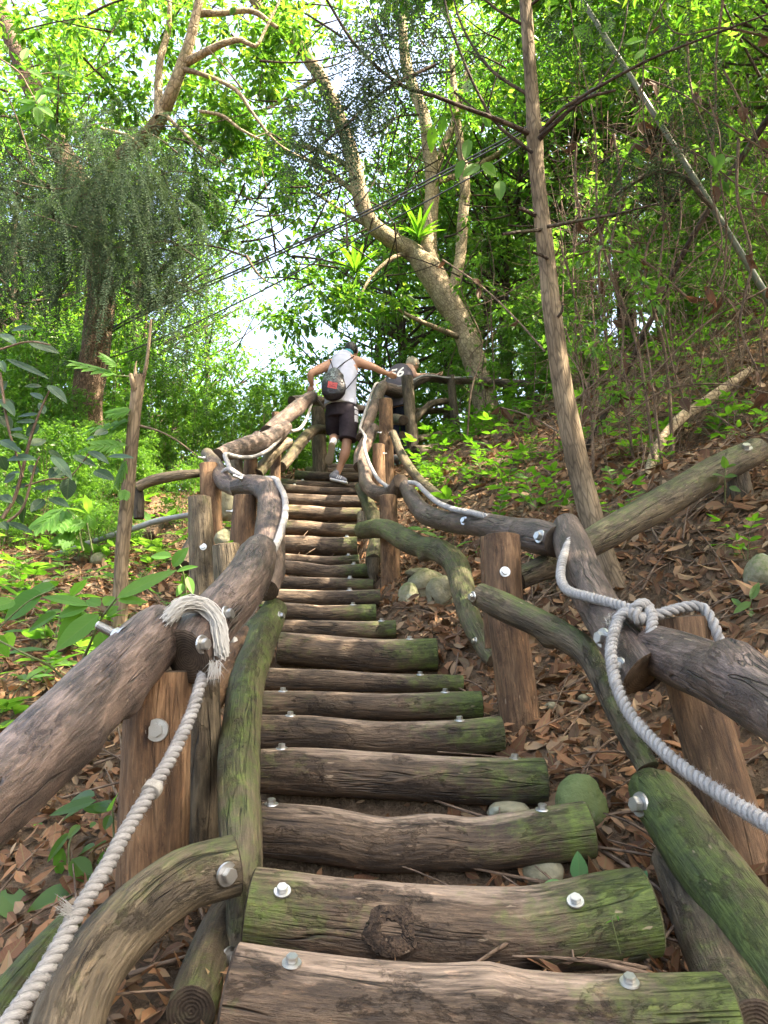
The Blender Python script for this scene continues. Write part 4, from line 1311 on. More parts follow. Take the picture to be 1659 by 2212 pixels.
# shrubs left of the stair
for i in range(52):
    for _ in range(80):
        X, Yy = rnd.uniform(-9.5, -1.1), rnd.uniform(7.8, 14.5)
        if X < -.64 * Yy: continue
        if X > -1.8 and Yy < 10: continue
        if -.25 < X / Yy < -.16 and Yy > 10 and rnd.random() < .6: continue
        break
    k = rnd.randrange(3)
    place('shrub', 'leafy bright green shrub in the thicket left of the stair', 'shrub', 'shrubs left of the stair', SHR[k], (M['twig'], M['leaf_mid']),
          ('stems', 'foliage'), (X, Yy, gz(X, Yy) - .05), rnd.uniform(0, 6.28), rnd.uniform(.45, .85) * (1.0 if Yy < 11 else 1.25))
for i in range(30):
    for _ in range(60):
        Yy = rnd.uniform(6.0, 8.6); X = -rnd.uniform(.22 * Yy + .25, .58 * Yy)
        if -X / Yy < .34 and Yy < 7: continue
        break
    place('low_shrub', 'low leafy shrub on the slope between the snag and the thicket on the left', 'shrub', 'low shrubs on the left slope', SHR[i % 3], (M['twig'], M['leaf_mid']),
          ('stems', 'foliage'), (X, Yy, gz(X, Yy) - .05), rnd.uniform(0, 6.28), rnd.uniform(.22, .42))
for i in range(46):
    for _ in range(80):
        X, Yy = rnd.uniform(1.2, 9.0), rnd.uniform(6.5, 15)
        q = X / Yy
        if q < .06 or q > .62: continue
        z = gz(X, Yy)
        py = 1106 - F * math.tan(math.atan2(z - CAM_Z, Yy) - PITCH)
        if py > (880 if q < .3 else 730): continue
        break
    k = rnd.randrange(3)
    place('bank_shrub', 'leafy shrub growing on the upper part of the right bank', 'shrub', 'shrubs on the right bank', SHR[k], (M['twig'], M['leaf_mid']),
          ('stems', 'foliage'), (X, Yy, z - .05), rnd.uniform(0, 6.28), rnd.uniform(.45, .95))
for i in range(14):
    X, Yy = rnd.uniform(-1.4, 3.2), rnd.uniform(12.0, 14.0)
    place('crest_shrub', 'low green shrub beyond the crest behind the climbers', 'shrub', 'shrubs beyond the crest', SHR[i % 3], (M['twig'], M['leaf_mid']),
          ('stems', 'foliage'), (X, Yy, gz(X, Yy) - .1), rnd.uniform(0, 6.28), rnd.uniform(.6, .9))

# ---- trees with their own shapes
def px_tube(mb, cps, n=14, lump=.05, seed=0, ds=None, caps=False, knots=()):
    pts = [at(x, y, Y) for (x, y, Y, w) in cps]
    rad = [w * .5 * mpp(x, y, Y) for (x, y, Y, w) in cps]
    return tube(mb, pts, rad, n=n, ds=ds or max(.05, min(rad)), lump=lump, seed=seed, caps=caps, knots=knots)


def px_clumps(lst, L, n, rng, wr=.42, tpl=T_FAR, flat=.75):
    return [clump(at(x, y, Y), r * mpp(x, y, Y), n, L, rng, flat, wr=wr, tpl=tpl, gaps=True) for (x, y, Y, r) in lst]


def tree_root(name, label, base, cat='tree', group=None):
    return empty(name, (0, 0, 0), label, cat, group)


rng = np.random.default_rng(3)
# the leaning forked tree behind the climbers
root = tree_root('leaning_tree', 'pale leaning tree forking into three limbs behind the second climber', None)
mb = MB()
px_tube(mb, [(1056, 945, 10.6, 62), (1048, 870, 10.55, 56), (1028, 790, 10.5, 50), (1000, 710, 10.5, 50), (962, 640, 10.5, 58), (930, 590, 10.5, 56), (895, 548, 10.5, 42), (850, 520, 10.4, 36), (808, 490, 10.3, 36), (782, 440, 10.2, 34), (764, 350, 10.1, 32),
             (735, 260, 10.0, 30), (700, 180, 9.9, 30), (660, 118, 9.8, 28), (610, 66, 9.6, 26), (565, 20, 9.4, 24), (520, -40, 9.2, 20)], lump=.08, seed=2, n=18)
tr = mb.build('trunk', (M['bark_pale'],), root)
mb = MB()
px_tube(mb, [(938, 600, 10.5, 44), (926, 540, 10.55, 36), (930, 470, 10.6, 32), (934, 400, 10.6, 30), (928, 330, 10.6, 30), (915, 250, 10.5, 26), (880, 150, 10.5, 24), (870, 60, 10.4, 20), (880, -20, 10.4, 16)], lump=.08, seed=4)
px_tube(mb, [(934, 380, 10.6, 24), (950, 340, 10.8, 20), (985, 250, 11.0, 16), (1010, 150, 11.0, 12)], lump=.05)
mb.build('limb', (M['bark_pale'],), root)
mb = MB()
px_tube(mb, [(968, 655, 10.5, 34), (985, 600, 10.4, 24), (996, 540, 10.4, 24), (1000, 470, 10.4, 24), (1004, 400, 10.4, 22), (996, 320, 10.4, 18), (985, 240, 10.4, 16), (975, 120, 10.5, 12)], lump=.08, seed=9)
mb.build('limb', (M['bark_pale'],), root)
mb = MB()
for cps in [[(1010, 735, 10.5, 16), (960, 715, 10.3, 12), (900, 690, 10.0, 9), (860, 668, 9.8, 6)], [(820, 500, 10.35, 12), (760, 470, 10.2, 9), (700, 430, 10.0, 7), (640, 390, 9.9, 5)],
            [(784, 430, 10.2, 18), (740, 395, 10.2, 13), (690, 360, 10.2, 10), (620, 330, 10.3, 8), (540, 340, 10.4, 5)], [(920, 405, 10.6, 14), (1000, 372, 10.8, 12), (1080, 330, 11.0, 12), (1130, 296, 11.2, 10)],
            [(880, 545, 10.5, 12), (845, 560, 10.3, 10), (800, 600, 10.2, 7), (770, 660, 10.0, 5)], [(770, 370, 10.1, 14), (700, 330, 10.0, 12), (640, 315, 10.0, 11), (560, 318, 10.0, 8), (470, 350, 10.0, 5)],
            [(690, 165, 9.9, 12), (650, 190, 9.9, 9), (560, 240, 9.9, 7), (470, 230, 9.9, 5)]]:
    px_tube(mb, cps, n=8)
mb.build('branch', (M['bark_pale'],), root)
cl = [(650, 60, 9.6, 90), (740, 40, 10, 90), (850, 60, 10.4, 100), (960, 60, 10.5, 100), (1060, 110, 10.8, 90), (690, 240, 10, 60), (560, 210, 9.8, 90), (600, 330, 10, 80), (520, 340, 10.2, 80), (640, 430, 10, 70), (690, 500, 10, 70),
      (590, 560, 10, 80), (880, 300, 10.8, 60), (1010, 250, 10.8, 90), (1070, 340, 11, 80), (1050, 450, 11, 80), (960, 480, 11.2, 60), (870, 430, 11, 60), (1080, 560, 11, 80), (820, 360, 10.8, 60), (760, 650, 10, 60), (860, 660, 10, 50), (700, 640, 10.4, 70), (640, 690, 10.6, 60), (850, 600, 11, 60)]
cl += [(rnd.uniform(760, 1380), rnd.uniform(-260, -30), rnd.uniform(7.0, 9.0), 80) for _ in range(48)]  # extra clumps added above the view to keep sun off the climbers
shade = [clump(np.array(at(x_, y_, Y_)) + SUND * rnd.uniform(5.6, 8.0) + RNG.normal(size=3) * .45, .6, 190, .13, rng) for (x_, y_, Y_) in [(740, 800, 8.3), (740, 860, 8.2), (740, 930, 8.2), (880, 800, 9.8), (860, 850, 9.7)] for _ in range(9)]  # unseen leaves added along the sun's rays to shade both climbers
me = leaf_mesh('crown', px_clumps(cl, .14, 230, rng) + shade)
link('crown', me, (M['leaf_far'],), root)
mb = MB()
for k in range(150):
    x_, y_ = rnd.uniform(480, 1150), rnd.uniform(-20, 620)
    p_ = at(x_, y_, rnd.uniform(8.6, 11.0)); v_ = Vector((rnd.gauss(0, 1), rnd.gauss(0, .6), rnd.gauss(.3, .6))).normalized() * rnd.uniform(.5, 1.7)
    limb(mb, p_, p_ + v_, rnd.uniform(.008, .022), .004, rnd.uniform(-.15, .15), 5, k, .09, .12)
o_ = mb.build('twigs', (M['bark_dark'],), root); o_['kind'] = 'stuff'
# strap leaved epiphytes in its fork
for (x, y, Y, lab) in [(905, 470, 10.35, 'strap leaved fern perched in the fork of the leaning tree'), (768, 545, 10.0, 'strap leaved fern perched lower on the left limb of the leaning tree')]:
    pos, ax, nr, L, W = [], [], [], [], []
    c = at(x, y + 45, Y)
    for k in range(16):
        a = 2 * PI * k / 16 + rnd.uniform(-.2, .2); el = rnd.uniform(.5, 1.3)
        d = Vector((math.cos(a) * math.cos(el), math.sin(a) * math.cos(el), math.sin(el)))
        pos.append(c); ax.append(d); nr.append(Vector((-math.cos(a) * math.sin(el), -math.sin(a) * math.sin(el), math.cos(el)))); L.append(rnd.uniform(.35, .62)); W.append(.075)
    me = leaf_mesh('epiphyte_fern', [leaf_arrays(pos, ax, nr, L, W, .45, None, T_FINE)])
    o = link('epiphyte_fern', me, (M['leaf_bright'],)); props(o, lab, 'fern')

# the slim straight tree on the bank, a conifer with dead lower branches
def sprays(branches, per_m, hang, rng, side=.42, needle=.042, spread=.16, jit=.03):
    """drooping feathery sprays along branch polylines (world points)"""
    P, A, N_, Ls = [], [], [], []
    for br in branches:
        for a, b in zip(br[:-1], br[1:]):
            seg = np.array(b) - np.array(a); L = np.linalg.norm(seg)
            for _ in range(max(1, int(L * per_m))):
                t = rng.random()
                p = np.array(a) + seg * t + rng.normal(size=3) * jit
                ln = rng.uniform(*hang)
                d0 = unit(rng.normal(size=3) * np.array([1, 1, .3]) + np.array([0, 0, -.1]))
                m = int(ln / .011)
                tt = np.linspace(0, 1, m)[:, None]
                path = p + d0 * (ln * spread * 2.2) * np.sin(tt * 1.4) + np.array([0, 0, -1]) * ln * tt ** 1.4
                tg = unit(np.gradient(path, axis=0))
                sd = unit(np.cross(tg, d0 + np.array([.01, .02, 0])))
                s = np.where(np.arange(m) % 2 == 0, 1., -1.)[:, None]
                ax = unit(sd * s + tg * .7 + rng.normal(size=(m, 3)) * .22)
                P.append(path); A.append(ax); N_.append(unit(np.cross(sd, tg) + rng.normal(size=(m, 3)) * .3))
                Ls.append(needle * (1.15 - tt[:, 0] * .6) * rng.uniform(.7, 1.2, m))
    P = np.concatenate(P); A = np.concatenate(A); N_ = np.concatenate(N_); Ls = np.concatenate(Ls)
    return leaf_arrays(P, A, N_, Ls, .0105, .15, rng.random(len(P)), T_FAR)


def wpath(cps): return [tuple(at(x, y, Y)) for (x, y, Y) in cps]


root = tree_root('slim_conifer', 'slim straight tan trunk on the right with long dead side branches', None)
mb = MB()
px_tube(mb, [(1388, 1385, 3.66, 69), (1360, 1320, 3.7, 63), (1330, 1270, 3.73, 58), (1292, 1170, 3.81, 51), (1262, 1060, 3.85, 49), (1237, 950, 3.85, 47), (1215, 830, 3.85, 44), (1196, 700, 3.85, 40), (1181, 560, 3.89, 37), (1166, 430, 3.93, 33), (1158, 350, 3.93, 32), (1156, 300, 3.93, 37), (1150, 220, 3.93, 29), (1143, 120, 3.93, 27), (1135, 0, 3.93, 26), (1126, -140, 3.93, 25), (1110, -420, 3.93, 18), (1095, -800, 3.93, 7)],
        n=20, lump=.05, seed=11, ds=.06)
mb.build('trunk', (M['bark_tan'],), root)
BR = [[(1158, 295, 3.93, 13), (1085, 262, 3.85, 10), (1010, 235, 3.77, 9), (940, 208, 3.7, 9), (860, 180, 3.62, 8), (770, 100, 3.54, 7), (700, -10, 3.46, 5)],
      [(1150, 330, 3.85, 8), (1060, 250, 3.85, 7), (985, 90, 3.85, 6), (960, 0, 3.85, 5), (940, -80, 3.85, 4)],
      [(940, 140, 3.7, 8), (880, 168, 3.66, 7), (820, 205, 3.62, 7), (742, 275, 3.54, 6), (655, 340, 3.46, 4)],
      [(1156, 300, 3.93, 9), (1210, 240, 3.77, 8), (1290, 190, 3.7, 7), (1400, 130, 3.54, 6), (1500, 90, 3.46, 5), (1659, 30, 3.39, 4)],
      [(1150, 210, 3.93, 8), (1060, 150, 4, 7), (1000, 60, 4.08, 5), (970, -40, 4.16, 4)],
      [(1165, 470, 3.93, 10), (1130, 452, 3.81, 9), (1118, 450, 3.77, 8)], [(1180, 495, 3.89, 9), (1130, 500, 3.81, 8), (1085, 506, 3.77, 7)],
      [(1182, 490, 3.85, 8), (1260, 475, 3.77, 7), (1340, 460, 3.7, 5), (1420, 440, 3.62, 4)],
      [(1165, 300, 3.89, 12), (1200, 265, 3.81, 10), (1260, 215, 3.73, 8), (1330, 195, 3.7, 6)],
      [(1140, 60, 3.93, 7), (1060, 10, 3.93, 6), (1000, -60, 3.93, 4)], [(1136, 20, 3.93, 7), (1200, -30, 3.85, 6), (1300, -90, 3.85, 4)],
      [(1185, 560, 3.87, 8), (1172, 552, 3.77, 7), (1150, 545, 3.73, 6)], [(1200, 690, 3.85, 7), (1212, 676, 3.77, 6), (1216, 660, 3.76, 5)],
      [(870, 190, 3.62, 5), (840, 120, 3.62, 4), (800, 20, 3.62, 3)], [(1290, 190, 3.7, 5), (1340, 100, 3.7, 4), (1360, -20, 3.7, 3)]]
for cps in BR:
    mb = MB()
    px_tube(mb, cps, n=8, lump=.1, ds=.05)
    mb.build('branch', (M['bark_dark'],), root)
sb = [wpath(c) for c in [[(742, 275, 3.54), (700, 310, 3.5), (655, 340, 3.46)], [(820, 205, 3.62), (742, 275, 3.54)], [(880, 168, 3.66), (820, 205, 3.62), (780, 200, 3.7)], [(860, 180, 3.62), (790, 115, 3.56), (740, 60, 3.5)],
                         [(700, 230, 3.62), (640, 260, 3.62), (600, 330, 3.62)], [(790, 150, 3.62), (700, 190, 3.62)], [(780, 40, 3.54), (880, 20, 3.7), (960, 40, 3.85)], [(880, 130, 3.77), (960, 120, 3.85)], [(700, 330, 3.54), (760, 340, 3.62)]]]
sb2 = [wpath(c) for c in [[(1180, 40, 3.85), (1260, 20, 3.77), (1330, 30, 3.77)], [(1230, 120, 3.77), (1310, 110, 3.7)], [(1400, 40, 3.7), (1520, 60, 3.62)], [(960, 120, 3.93), (1040, 90, 3.93)], [(1420, 180, 4.16), (1500, 250, 4.16), (1560, 300, 4.16)], [(1290, 330, 4.47), (1400, 380, 4.47), (1480, 330, 4.47)]]]
me = leaf_mesh('crown', [sprays(sb, 120, (.12, .46), rng, needle=.034, jit=.07, spread=.22), sprays(sb2, 60, (.12, .4), rng, needle=.034, jit=.08, spread=.22)])
link('crown', me, (M['needle'],), root)

# the rough barked conifer on the left
root = tree_root('rough_conifer', 'rough barked conifer on the left with drooping dark sprays', None)
mb = MB()
px_tube(mb, [(186, 1120, 8.0, 100), (186, 1060, 8.0, 82), (186, 960, 8.0, 72), (190, 850, 8.0, 66), (208, 740, 8.0, 62), (218, 650, 8.0, 60), (213, 570, 8.0, 58), (196, 470, 8.0, 54), (160, 380, 8.0, 50), (118, 300, 8.0, 46), (70, 190, 8.0, 42), (20, 70, 8.0, 38), (-40, -80, 8.0, 32)], n=20, lump=.08, seed=6, ds=.09)
mb.build('trunk', (M['bark_rough'],), root)
BL = [[(205, 540, 8.0, 12), (120, 470, 7.4, 9), (40, 420, 7.0, 7), (-30, 400, 6.8, 5)], [(212, 560, 8.0, 12), (280, 520, 7.4, 9), (360, 520, 7.0, 7), (430, 560, 6.8, 4)],
      [(195, 470, 8, 12), (260, 420, 7.4, 9), (330, 400, 7.0, 6), (380, 430, 6.8, 4)], [(180, 430, 8, 10), (100, 400, 7.4, 8), (20, 330, 7.0, 6)],
      [(215, 600, 8, 10), (140, 560, 7.4, 8), (60, 540, 7, 6), (-20, 520, 6.8, 4)], [(218, 640, 8, 10), (300, 590, 7.5, 8), (380, 610, 7.2, 6), (440, 640, 7.0, 4)], [(120, 300, 8, 9), (60, 260, 7.6, 7), (0, 250, 7.4, 5)]]
for cps in BL:
    mb = MB(); px_tube(mb, cps, n=8, lump=.08, ds=.08)
    mb.build('branch', (M['bark_dark'],), root)
lb = [wpath([(x, y, Y) for (x, y, Y, w) in c[1:]]) for c in BL]
lb += [wpath(c) for c in [[(250, 440, 7.1), (330, 470, 7.0)], [(60, 330, 7.2), (140, 360, 7.2)], [(290, 560, 7.1), (380, 590, 7.0)], [(0, 470, 7.0), (100, 500, 7.1)], [(230, 500, 7.0), (310, 500, 6.9)], [(20, 250, 7.3), (90, 220, 7.3)]]]
for _ in range(34):
    x_, y_, Y_ = rnd.uniform(-20, 410), rnd.uniform(260, 620), rnd.uniform(6.0, 8.4)
    lb.append(wpath([(x_, y_, Y_), (x_ + rnd.uniform(40, 110), y_ + rnd.uniform(-25, 45), Y_ - .2)]))
me = leaf_mesh('crown', [sprays(lb, 40, (.25, 1.15), rng, needle=.062, jit=.24, spread=.26)])
link('crown', me, (M['needle'],), root)

# broadleaf tree whose thick limb crosses the upper left
root = tree_root('broadleaf_tree', 'broadleaved tree reaching over the upper left with a thick forked limb', None)
mb = MB()
px_tube(mb, [(190, 1060, 9.2, 38), (200, 900, 9.1, 36), (214, 740, 9.0, 35), (218, 600, 8.8, 34), (212, 480, 8.5, 34), (216, 400, 8.1, 34), (255, 345, 7.6, 34), (318, 292, 7.1, 33), (348, 250, 6.8, 30), (372, 195, 6.6, 28), (396, 135, 6.5, 26), (412, 80, 6.4, 22), (430, 0, 6.3, 18), (450, -100, 6.2, 12)], n=16, lump=.07, seed=8, ds=.08)
mb.build('trunk', (M['bark_pale'],), root)
for cps in [[(345, 255, 6.7, 22), (342, 190, 6.7, 18), (346, 130, 6.6, 16), (362, 70, 6.6, 14), (366, 20, 6.5, 10), (370, -60, 6.5, 7)], [(402, 135, 6.5, 20), (440, 115, 6.4, 17), (480, 95, 6.3, 15), (520, 86, 6.3, 12), (552, 100, 6.3, 8), (575, 60, 6.3, 6), (605, 0, 6.3, 5)],
            [(398, 150, 6.5, 12), (450, 165, 6.5, 10), (510, 195, 6.5, 9), (550, 250, 6.5, 7), (600, 310, 6.5, 5), (660, 345, 6.5, 4)], [(300, 318, 6.8, 10), (280, 295, 6.7, 8), (216, 276, 6.6, 6)],
            [(425, 30, 6.4, 16), (480, 28, 6.4, 14), (545, 25, 6.4, 12), (600, 60, 6.4, 8)], [(430, 240, 6.6, 7), (480, 250, 6.6, 8), (520, 280, 6.6, 6), (560, 300, 6.6, 4)], [(350, 240, 6.7, 8), (400, 290, 6.7, 7), (440, 330, 6.7, 5)]]:
    mb = MB(); px_tube(mb, cps, n=9, lump=.07, ds=.06)
    mb.build('branch', (M['bark_pale'],), root)
cl = [(40, 50, 6.6, 90), (140, 60, 6.6, 90), (240, 50, 6.5, 90), (330, 90, 6.8, 80), (120, 170, 6.8, 80), (230, 180, 6.7, 90), (290, 240, 7.0, 60), (430, 200, 6.9, 70), (480, 40, 6.6, 80), (560, 150, 6.7, 70), (480, 280, 6.9, 70), (300, 10, 6.4, 80), (400, 40, 6.8, 70), (60, 260, 7.0, 60), (380, 320, 7.2, 60), (540, 330, 7.1, 60), (620, 60, 6.6, 60), (440, 420, 7.3, 50)]
cl += [(x_, y_, rnd.uniform(6.6, 9.5), rnd.uniform(50, 85)) for x_, y_ in [(rnd.uniform(0, 640), rnd.uniform(-40, 300)) for _ in range(34)]]
cl += [(x_, y_, rnd.uniform(8.0, 10.5), rnd.uniform(40, 60)) for x_, y_ in [(rnd.uniform(330, 640), rnd.uniform(280, 620)) for _ in range(16)]]
over = []
me = leaf_mesh('crown', px_clumps(cl, .105, 230, rng, tpl=T_FAR) + over)
link('crown', me, (M['leaf_far'],), root)
mb = MB()
for k in range(130):
    x_, y_ = rnd.uniform(-20, 640), rnd.uniform(-20, 560)
    p_ = at(x_, y_, rnd.uniform(6.0, 9.0)); v_ = Vector((rnd.gauss(0, 1), rnd.gauss(0, .6), rnd.gauss(.3, .6))).normalized() * rnd.uniform(.4, 1.4)
    limb(mb, p_, p_ + v_, rnd.uniform(.006, .016), .003, rnd.uniform(-.15, .15), 5, k, .09, .1)
o_ = mb.build('twigs', (M['bark_dark'],), root); o_['kind'] = 'stuff'

# unseen tree added past the right edge so its crown shades the lower stair
root = tree_root('added_shade_tree', 'unseen broadleaved tree added on the bank to shade the lower stair', None)
mb = MB()
bx_, by_ = 6.3, .6
tube(mb, [Vector((bx_, by_, gz(bx_, by_) - .4)), Vector((bx_ - .1, by_ + .1, 4)), Vector((bx_ - .5, by_ + .2, 6.5)), Vector((bx_ - 1.4, by_ + .3, 8.8))], [.2, .17, .13, .05], n=14, ds=.2, lump=.08, caps=False, seed=3)
parts = []
for k in range(255):
    c_ = np.array((rnd.uniform(1.0, 7.6), rnd.uniform(-3.0, 5.6), rnd.uniform(6.8, 9.8))) if k < 185 else np.array((rnd.uniform(2.4, 5.6), rnd.uniform(-1.0, 1.8), rnd.uniform(7, 9.4)))
    if c_[2] < 1.5 + .9 * c_[1] + .9: continue
    parts.append(clump(c_, .8, 210, .13, rng, gaps=True))
    if k % 4 == 0: limb(mb, (bx_ - .5, by_ + .2, 6.2), c_, .05, .01, .05, 6, k)
for (x_, y_, Y_) in [(1240, 1190, 3.2), (1400, 1100, 3.42), (1500, 1045, 3.6), (1590, 995, 3.8), (250, 2000, 1.5), (200, 1850, 1.45), (700, 2080, 1.32)]:  # more leaves added toward the sun to shade the bank rail and lower logs
    for _ in range(7):
        parts.append(clump(np.array(at(x_, y_, Y_)) + SUND * rnd.uniform(6.4, 8.4) + RNG.normal(size=3) * .3, .55, 190, .13, rng))
mb.build('trunk', (M['bark_pale'],), root)
link('crown', leaf_mesh('crown', parts), (M['leaf_far'],), root)

# dry snag
root = tree_root('dry_snag', 'dry broken trunk standing between the left rail and the plants', None, 'tree')
mb = MB()
px_tube(mb, [(254, 1400, 4.0, 34), (258, 1340, 4.0, 33), (264, 1200, 4.0, 30), (276, 1060, 4.0, 28), (288, 930, 4.0, 27), (296, 850, 4.0, 27), (300, 812, 4.0, 26)], n=16, lump=.1, seed=13, caps=True, ds=.04)
mb.build('trunk', (M['bark_tan'], M['end_pale']), root)
mb = MB()
px_tube(mb, [(306, 830, 4.0, 10), (316, 790, 4.0, 8), (322, 740, 4.0, 7), (326, 690, 4.0, 5)], n=7, caps=True)
mb.build('branch', (M['bark_tan'], M['end_pale']), root)
mb = MB()
px_tube(mb, [(292, 845, 3.98, 14), (286, 825, 3.95, 12), (282, 808, 3.95, 8)], n=7, caps=True)
px_tube(mb, [(293, 815, 3.98, 10), (292, 795, 3.98, 5), (295, 780, 3.98, 2)], n=6, caps=True)
mb.build('splinter', (M['bark_tan'], M['end_pale']), root)
mb = MB()
px_tube(mb, [(303, 920, 3.97, 6), (340, 930, 3.9, 4), (380, 950, 3.85, 3.5), (425, 984, 3.8, 3)], n=6, caps=True)
mb.build('branch', (M['bark_tan'], M['end_pale']), root)

# canes, poles, cables, pipe, fallen trunk
def cane(name, cat, lab, cps, mat, group=None, n=9, lump=.05, knots=()):
    mb = MB(); px_tube(mb, cps, n=n, lump=lump, caps=True, ds=.05, knots=knots, seed=cps[0][0])
    o = mb.build(name, (M[mat], M['end_pale'])); return props(o, lab, cat, group)


o = cane('bamboo_cane', 'bamboo', 'leaning grey green bamboo cane across the upper right', [(1215, -60, 4.9, 11), (1305, 75, 4.88, 11), (1545, 458, 4.8, 13.5), (1740, 775, 4.72, 15)], 'bamboo', lump=.0, n=12)
mb = MB()
a0, a1 = at(1300, 80, 5.1), at(1659, 650, 4.5)
P, R, Sx = catmull([at(x, y, Y) for (x, y, Y) in [(1215, -60, 4.9), (1305, 75, 4.88), (1545, 458, 4.8), (1740, 775, 4.72)]], [.024] * 4, .02)
k = 0
for i in range(1, len(P) - 1):
    if Sx[i] > k * .28 + .1:
        k += 1
        r = .0205 + .004 * i / len(P)
        tube(mb, [P[i], P[i] + (P[i + 1] - P[i]).normalized() * .012], [r, r], n=12, lump=0, caps=True, capmat=0)
mb.build('node_ring', (M['bamboo'],), o)
cane('dead_pole', 'branch', 'straight dark dead pole leaning the other way across the bamboo cane', [(1262, 976, 6.1, 13), (1330, 850, 5.85, 12), (1400, 705, 5.6, 12), (1480, 540, 5.3, 12), (1580, 375, 5.0, 14), (1680, 225, 4.7, 14)], 'bark_dark')
cane('arching_branch', 'branch', 'arching brown branch under the crossing of cane and pole', [(1310, 440, 4.6, 4), (1360, 400, 4.6, 10), (1420, 370, 4.6, 12), (1480, 385, 4.6, 12), (1520, 430, 4.6, 10), (1540, 450, 4.6, 8)], 'bark_dark')
cane('dead_branch', 'branch', 'mossy curved dead branch lying up the bank above the straight rail', [(1408, 1060, 4.5, 20), (1405, 1010, 4.75, 22), (1430, 950, 5.1, 22), (1470, 905, 5.4, 24), (1520, 870, 5.6, 24), (1570, 835, 5.85, 22), (1620, 800, 6.1, 16)], 'bark_pale', lump=.12)
cane('water_pipe', 'pipe', 'grey plastic pipe lying across the slope on the left', [(55, 1218, 5.6, 11), (130, 1195, 5.5, 12), (230, 1160, 5.35, 13), (300, 1138, 5.25, 13), (340, 1125, 5.2, 13), (410, 1112, 5.1, 12)], 'pipe', lump=0, n=12)
o = cane('fallen_trunk', 'log', 'sunlit fallen trunk lying behind the grey pipe on the left', [(20, 1172, 6.6, 34), (80, 1158, 6.6, 40), (170, 1160, 6.5, 38), (270, 1158, 6.4, 34), (340, 1150, 6.3, 26)], 'bark_rough', lump=.12, n=16)
for (nm, lab, cps) in [('overhead_cable', 'upper of the black cables strung through the trees', [(-60, 930, 9.0), (120, 800, 8.6), (250, 705, 8.2), (380, 640, 7.9), (520, 580, 7.6), (830, 437, 7.2), (1160, 262, 6.8), (1300, 180, 6.6)]),
                       ('overhead_cable', 'black cable running close below the upper one', [(-60, 938, 8.95), (120, 806, 8.55), (250, 712, 8.15), (380, 648, 7.85), (520, 586, 7.55), (830, 444, 7.15), (1160, 270, 6.75), (1300, 190, 6.55)]),
                       ('overhead_cable', 'lowest single black cable that sags past the forked tree', [(160, 800, 8.2), (320, 742, 7.9), (550, 636, 7.5), (830, 484, 7.1), (1040, 370, 6.8), (1150, 300, 6.7)])]:
    cane(nm, 'cable', lab, [(x, y, Y, 4.2 if 'lowest' not in lab else 3.4) for (x, y, Y) in cps], 'cable', 'overhead cables', n=6, lump=0)

# thin hanging vines and dead twigs on the right, each with a few dead leaves
VN = [[(1560, -20, 4.3), (1545, 120, 4.3), (1550, 240, 4.35), (1540, 400, 4.4), (1555, 520, 4.4), (1530, 620, 4.45)], [(1440, -10, 4.6), (1400, 60, 4.6), (1385, 160, 4.6), (1390, 260, 4.6), (1400, 330, 4.6)],
      [(1659, 80, 4.3), (1560, 60, 4.3), (1470, 75, 4.4), (1430, 45, 4.5), (1420, -20, 4.6)], [(1659, 330, 4.4), (1560, 260, 4.4), (1470, 200, 4.5), (1400, 170, 4.6)],
      [(1480, 90, 4.5), (1500, 200, 4.5), (1545, 330, 4.5), (1570, 480, 4.5), (1560, 640, 4.6)], [(1300, 470, 4.9), (1290, 600, 4.9), (1310, 740, 4.9), (1330, 830, 4.9)],
      [(1210, 520, 4.95), (1235, 640, 4.95), (1250, 760, 4.95), (1270, 880, 4.95)], [(1330, 290, 4.7), (1345, 420, 4.7), (1320, 560, 4.7), (1350, 700, 4.75), (1340, 850, 4.8)],
      [(1420, 330, 4.6), (1440, 480, 4.6), (1420, 620, 4.65), (1440, 760, 4.7), (1470, 860, 4.7)], [(1600, 300, 4.3), (1590, 430, 4.3), (1620, 560, 4.35), (1600, 700, 4.4), (1630, 800, 4.4)],
      [(1380, 300, 4.6), (1330, 380, 4.7), (1300, 480, 4.8), (1250, 530, 4.9)], [(1659, 420, 4.3), (1590, 400, 4.4), (1500, 330, 4.5), (1420, 310, 4.6), (1310, 330, 4.7)],
      [(1250, 470, 4.8), (1240, 400, 4.8), (1245, 310, 4.8)], [(1180, 760, 4.9), (1120, 690, 5.2), (1040, 620, 5.6), (960, 560, 6)], [(1290, 900, 4.9), (1400, 820, 4.8), (1520, 700, 4.7), (1659, 620, 4.6)],
      [(1230, 880, 4.9), (1350, 760, 4.9), (1470, 590, 4.9), (1580, 500, 4.9)], [(1480, 640, 4.8), (1380, 560, 4.8), (1300, 540, 4.8), (1220, 560, 4.9)], [(1350, 900, 4.8), (1440, 840, 4.7), (1560, 830, 4.6), (1659, 850, 4.5)],
      [(1240, 950, 4.9), (1150, 900, 5.2), (1080, 880, 5.5)], [(1560, 150, 4.4), (1600, 230, 4.4), (1640, 300, 4.4), (1659, 360, 4.4)]]
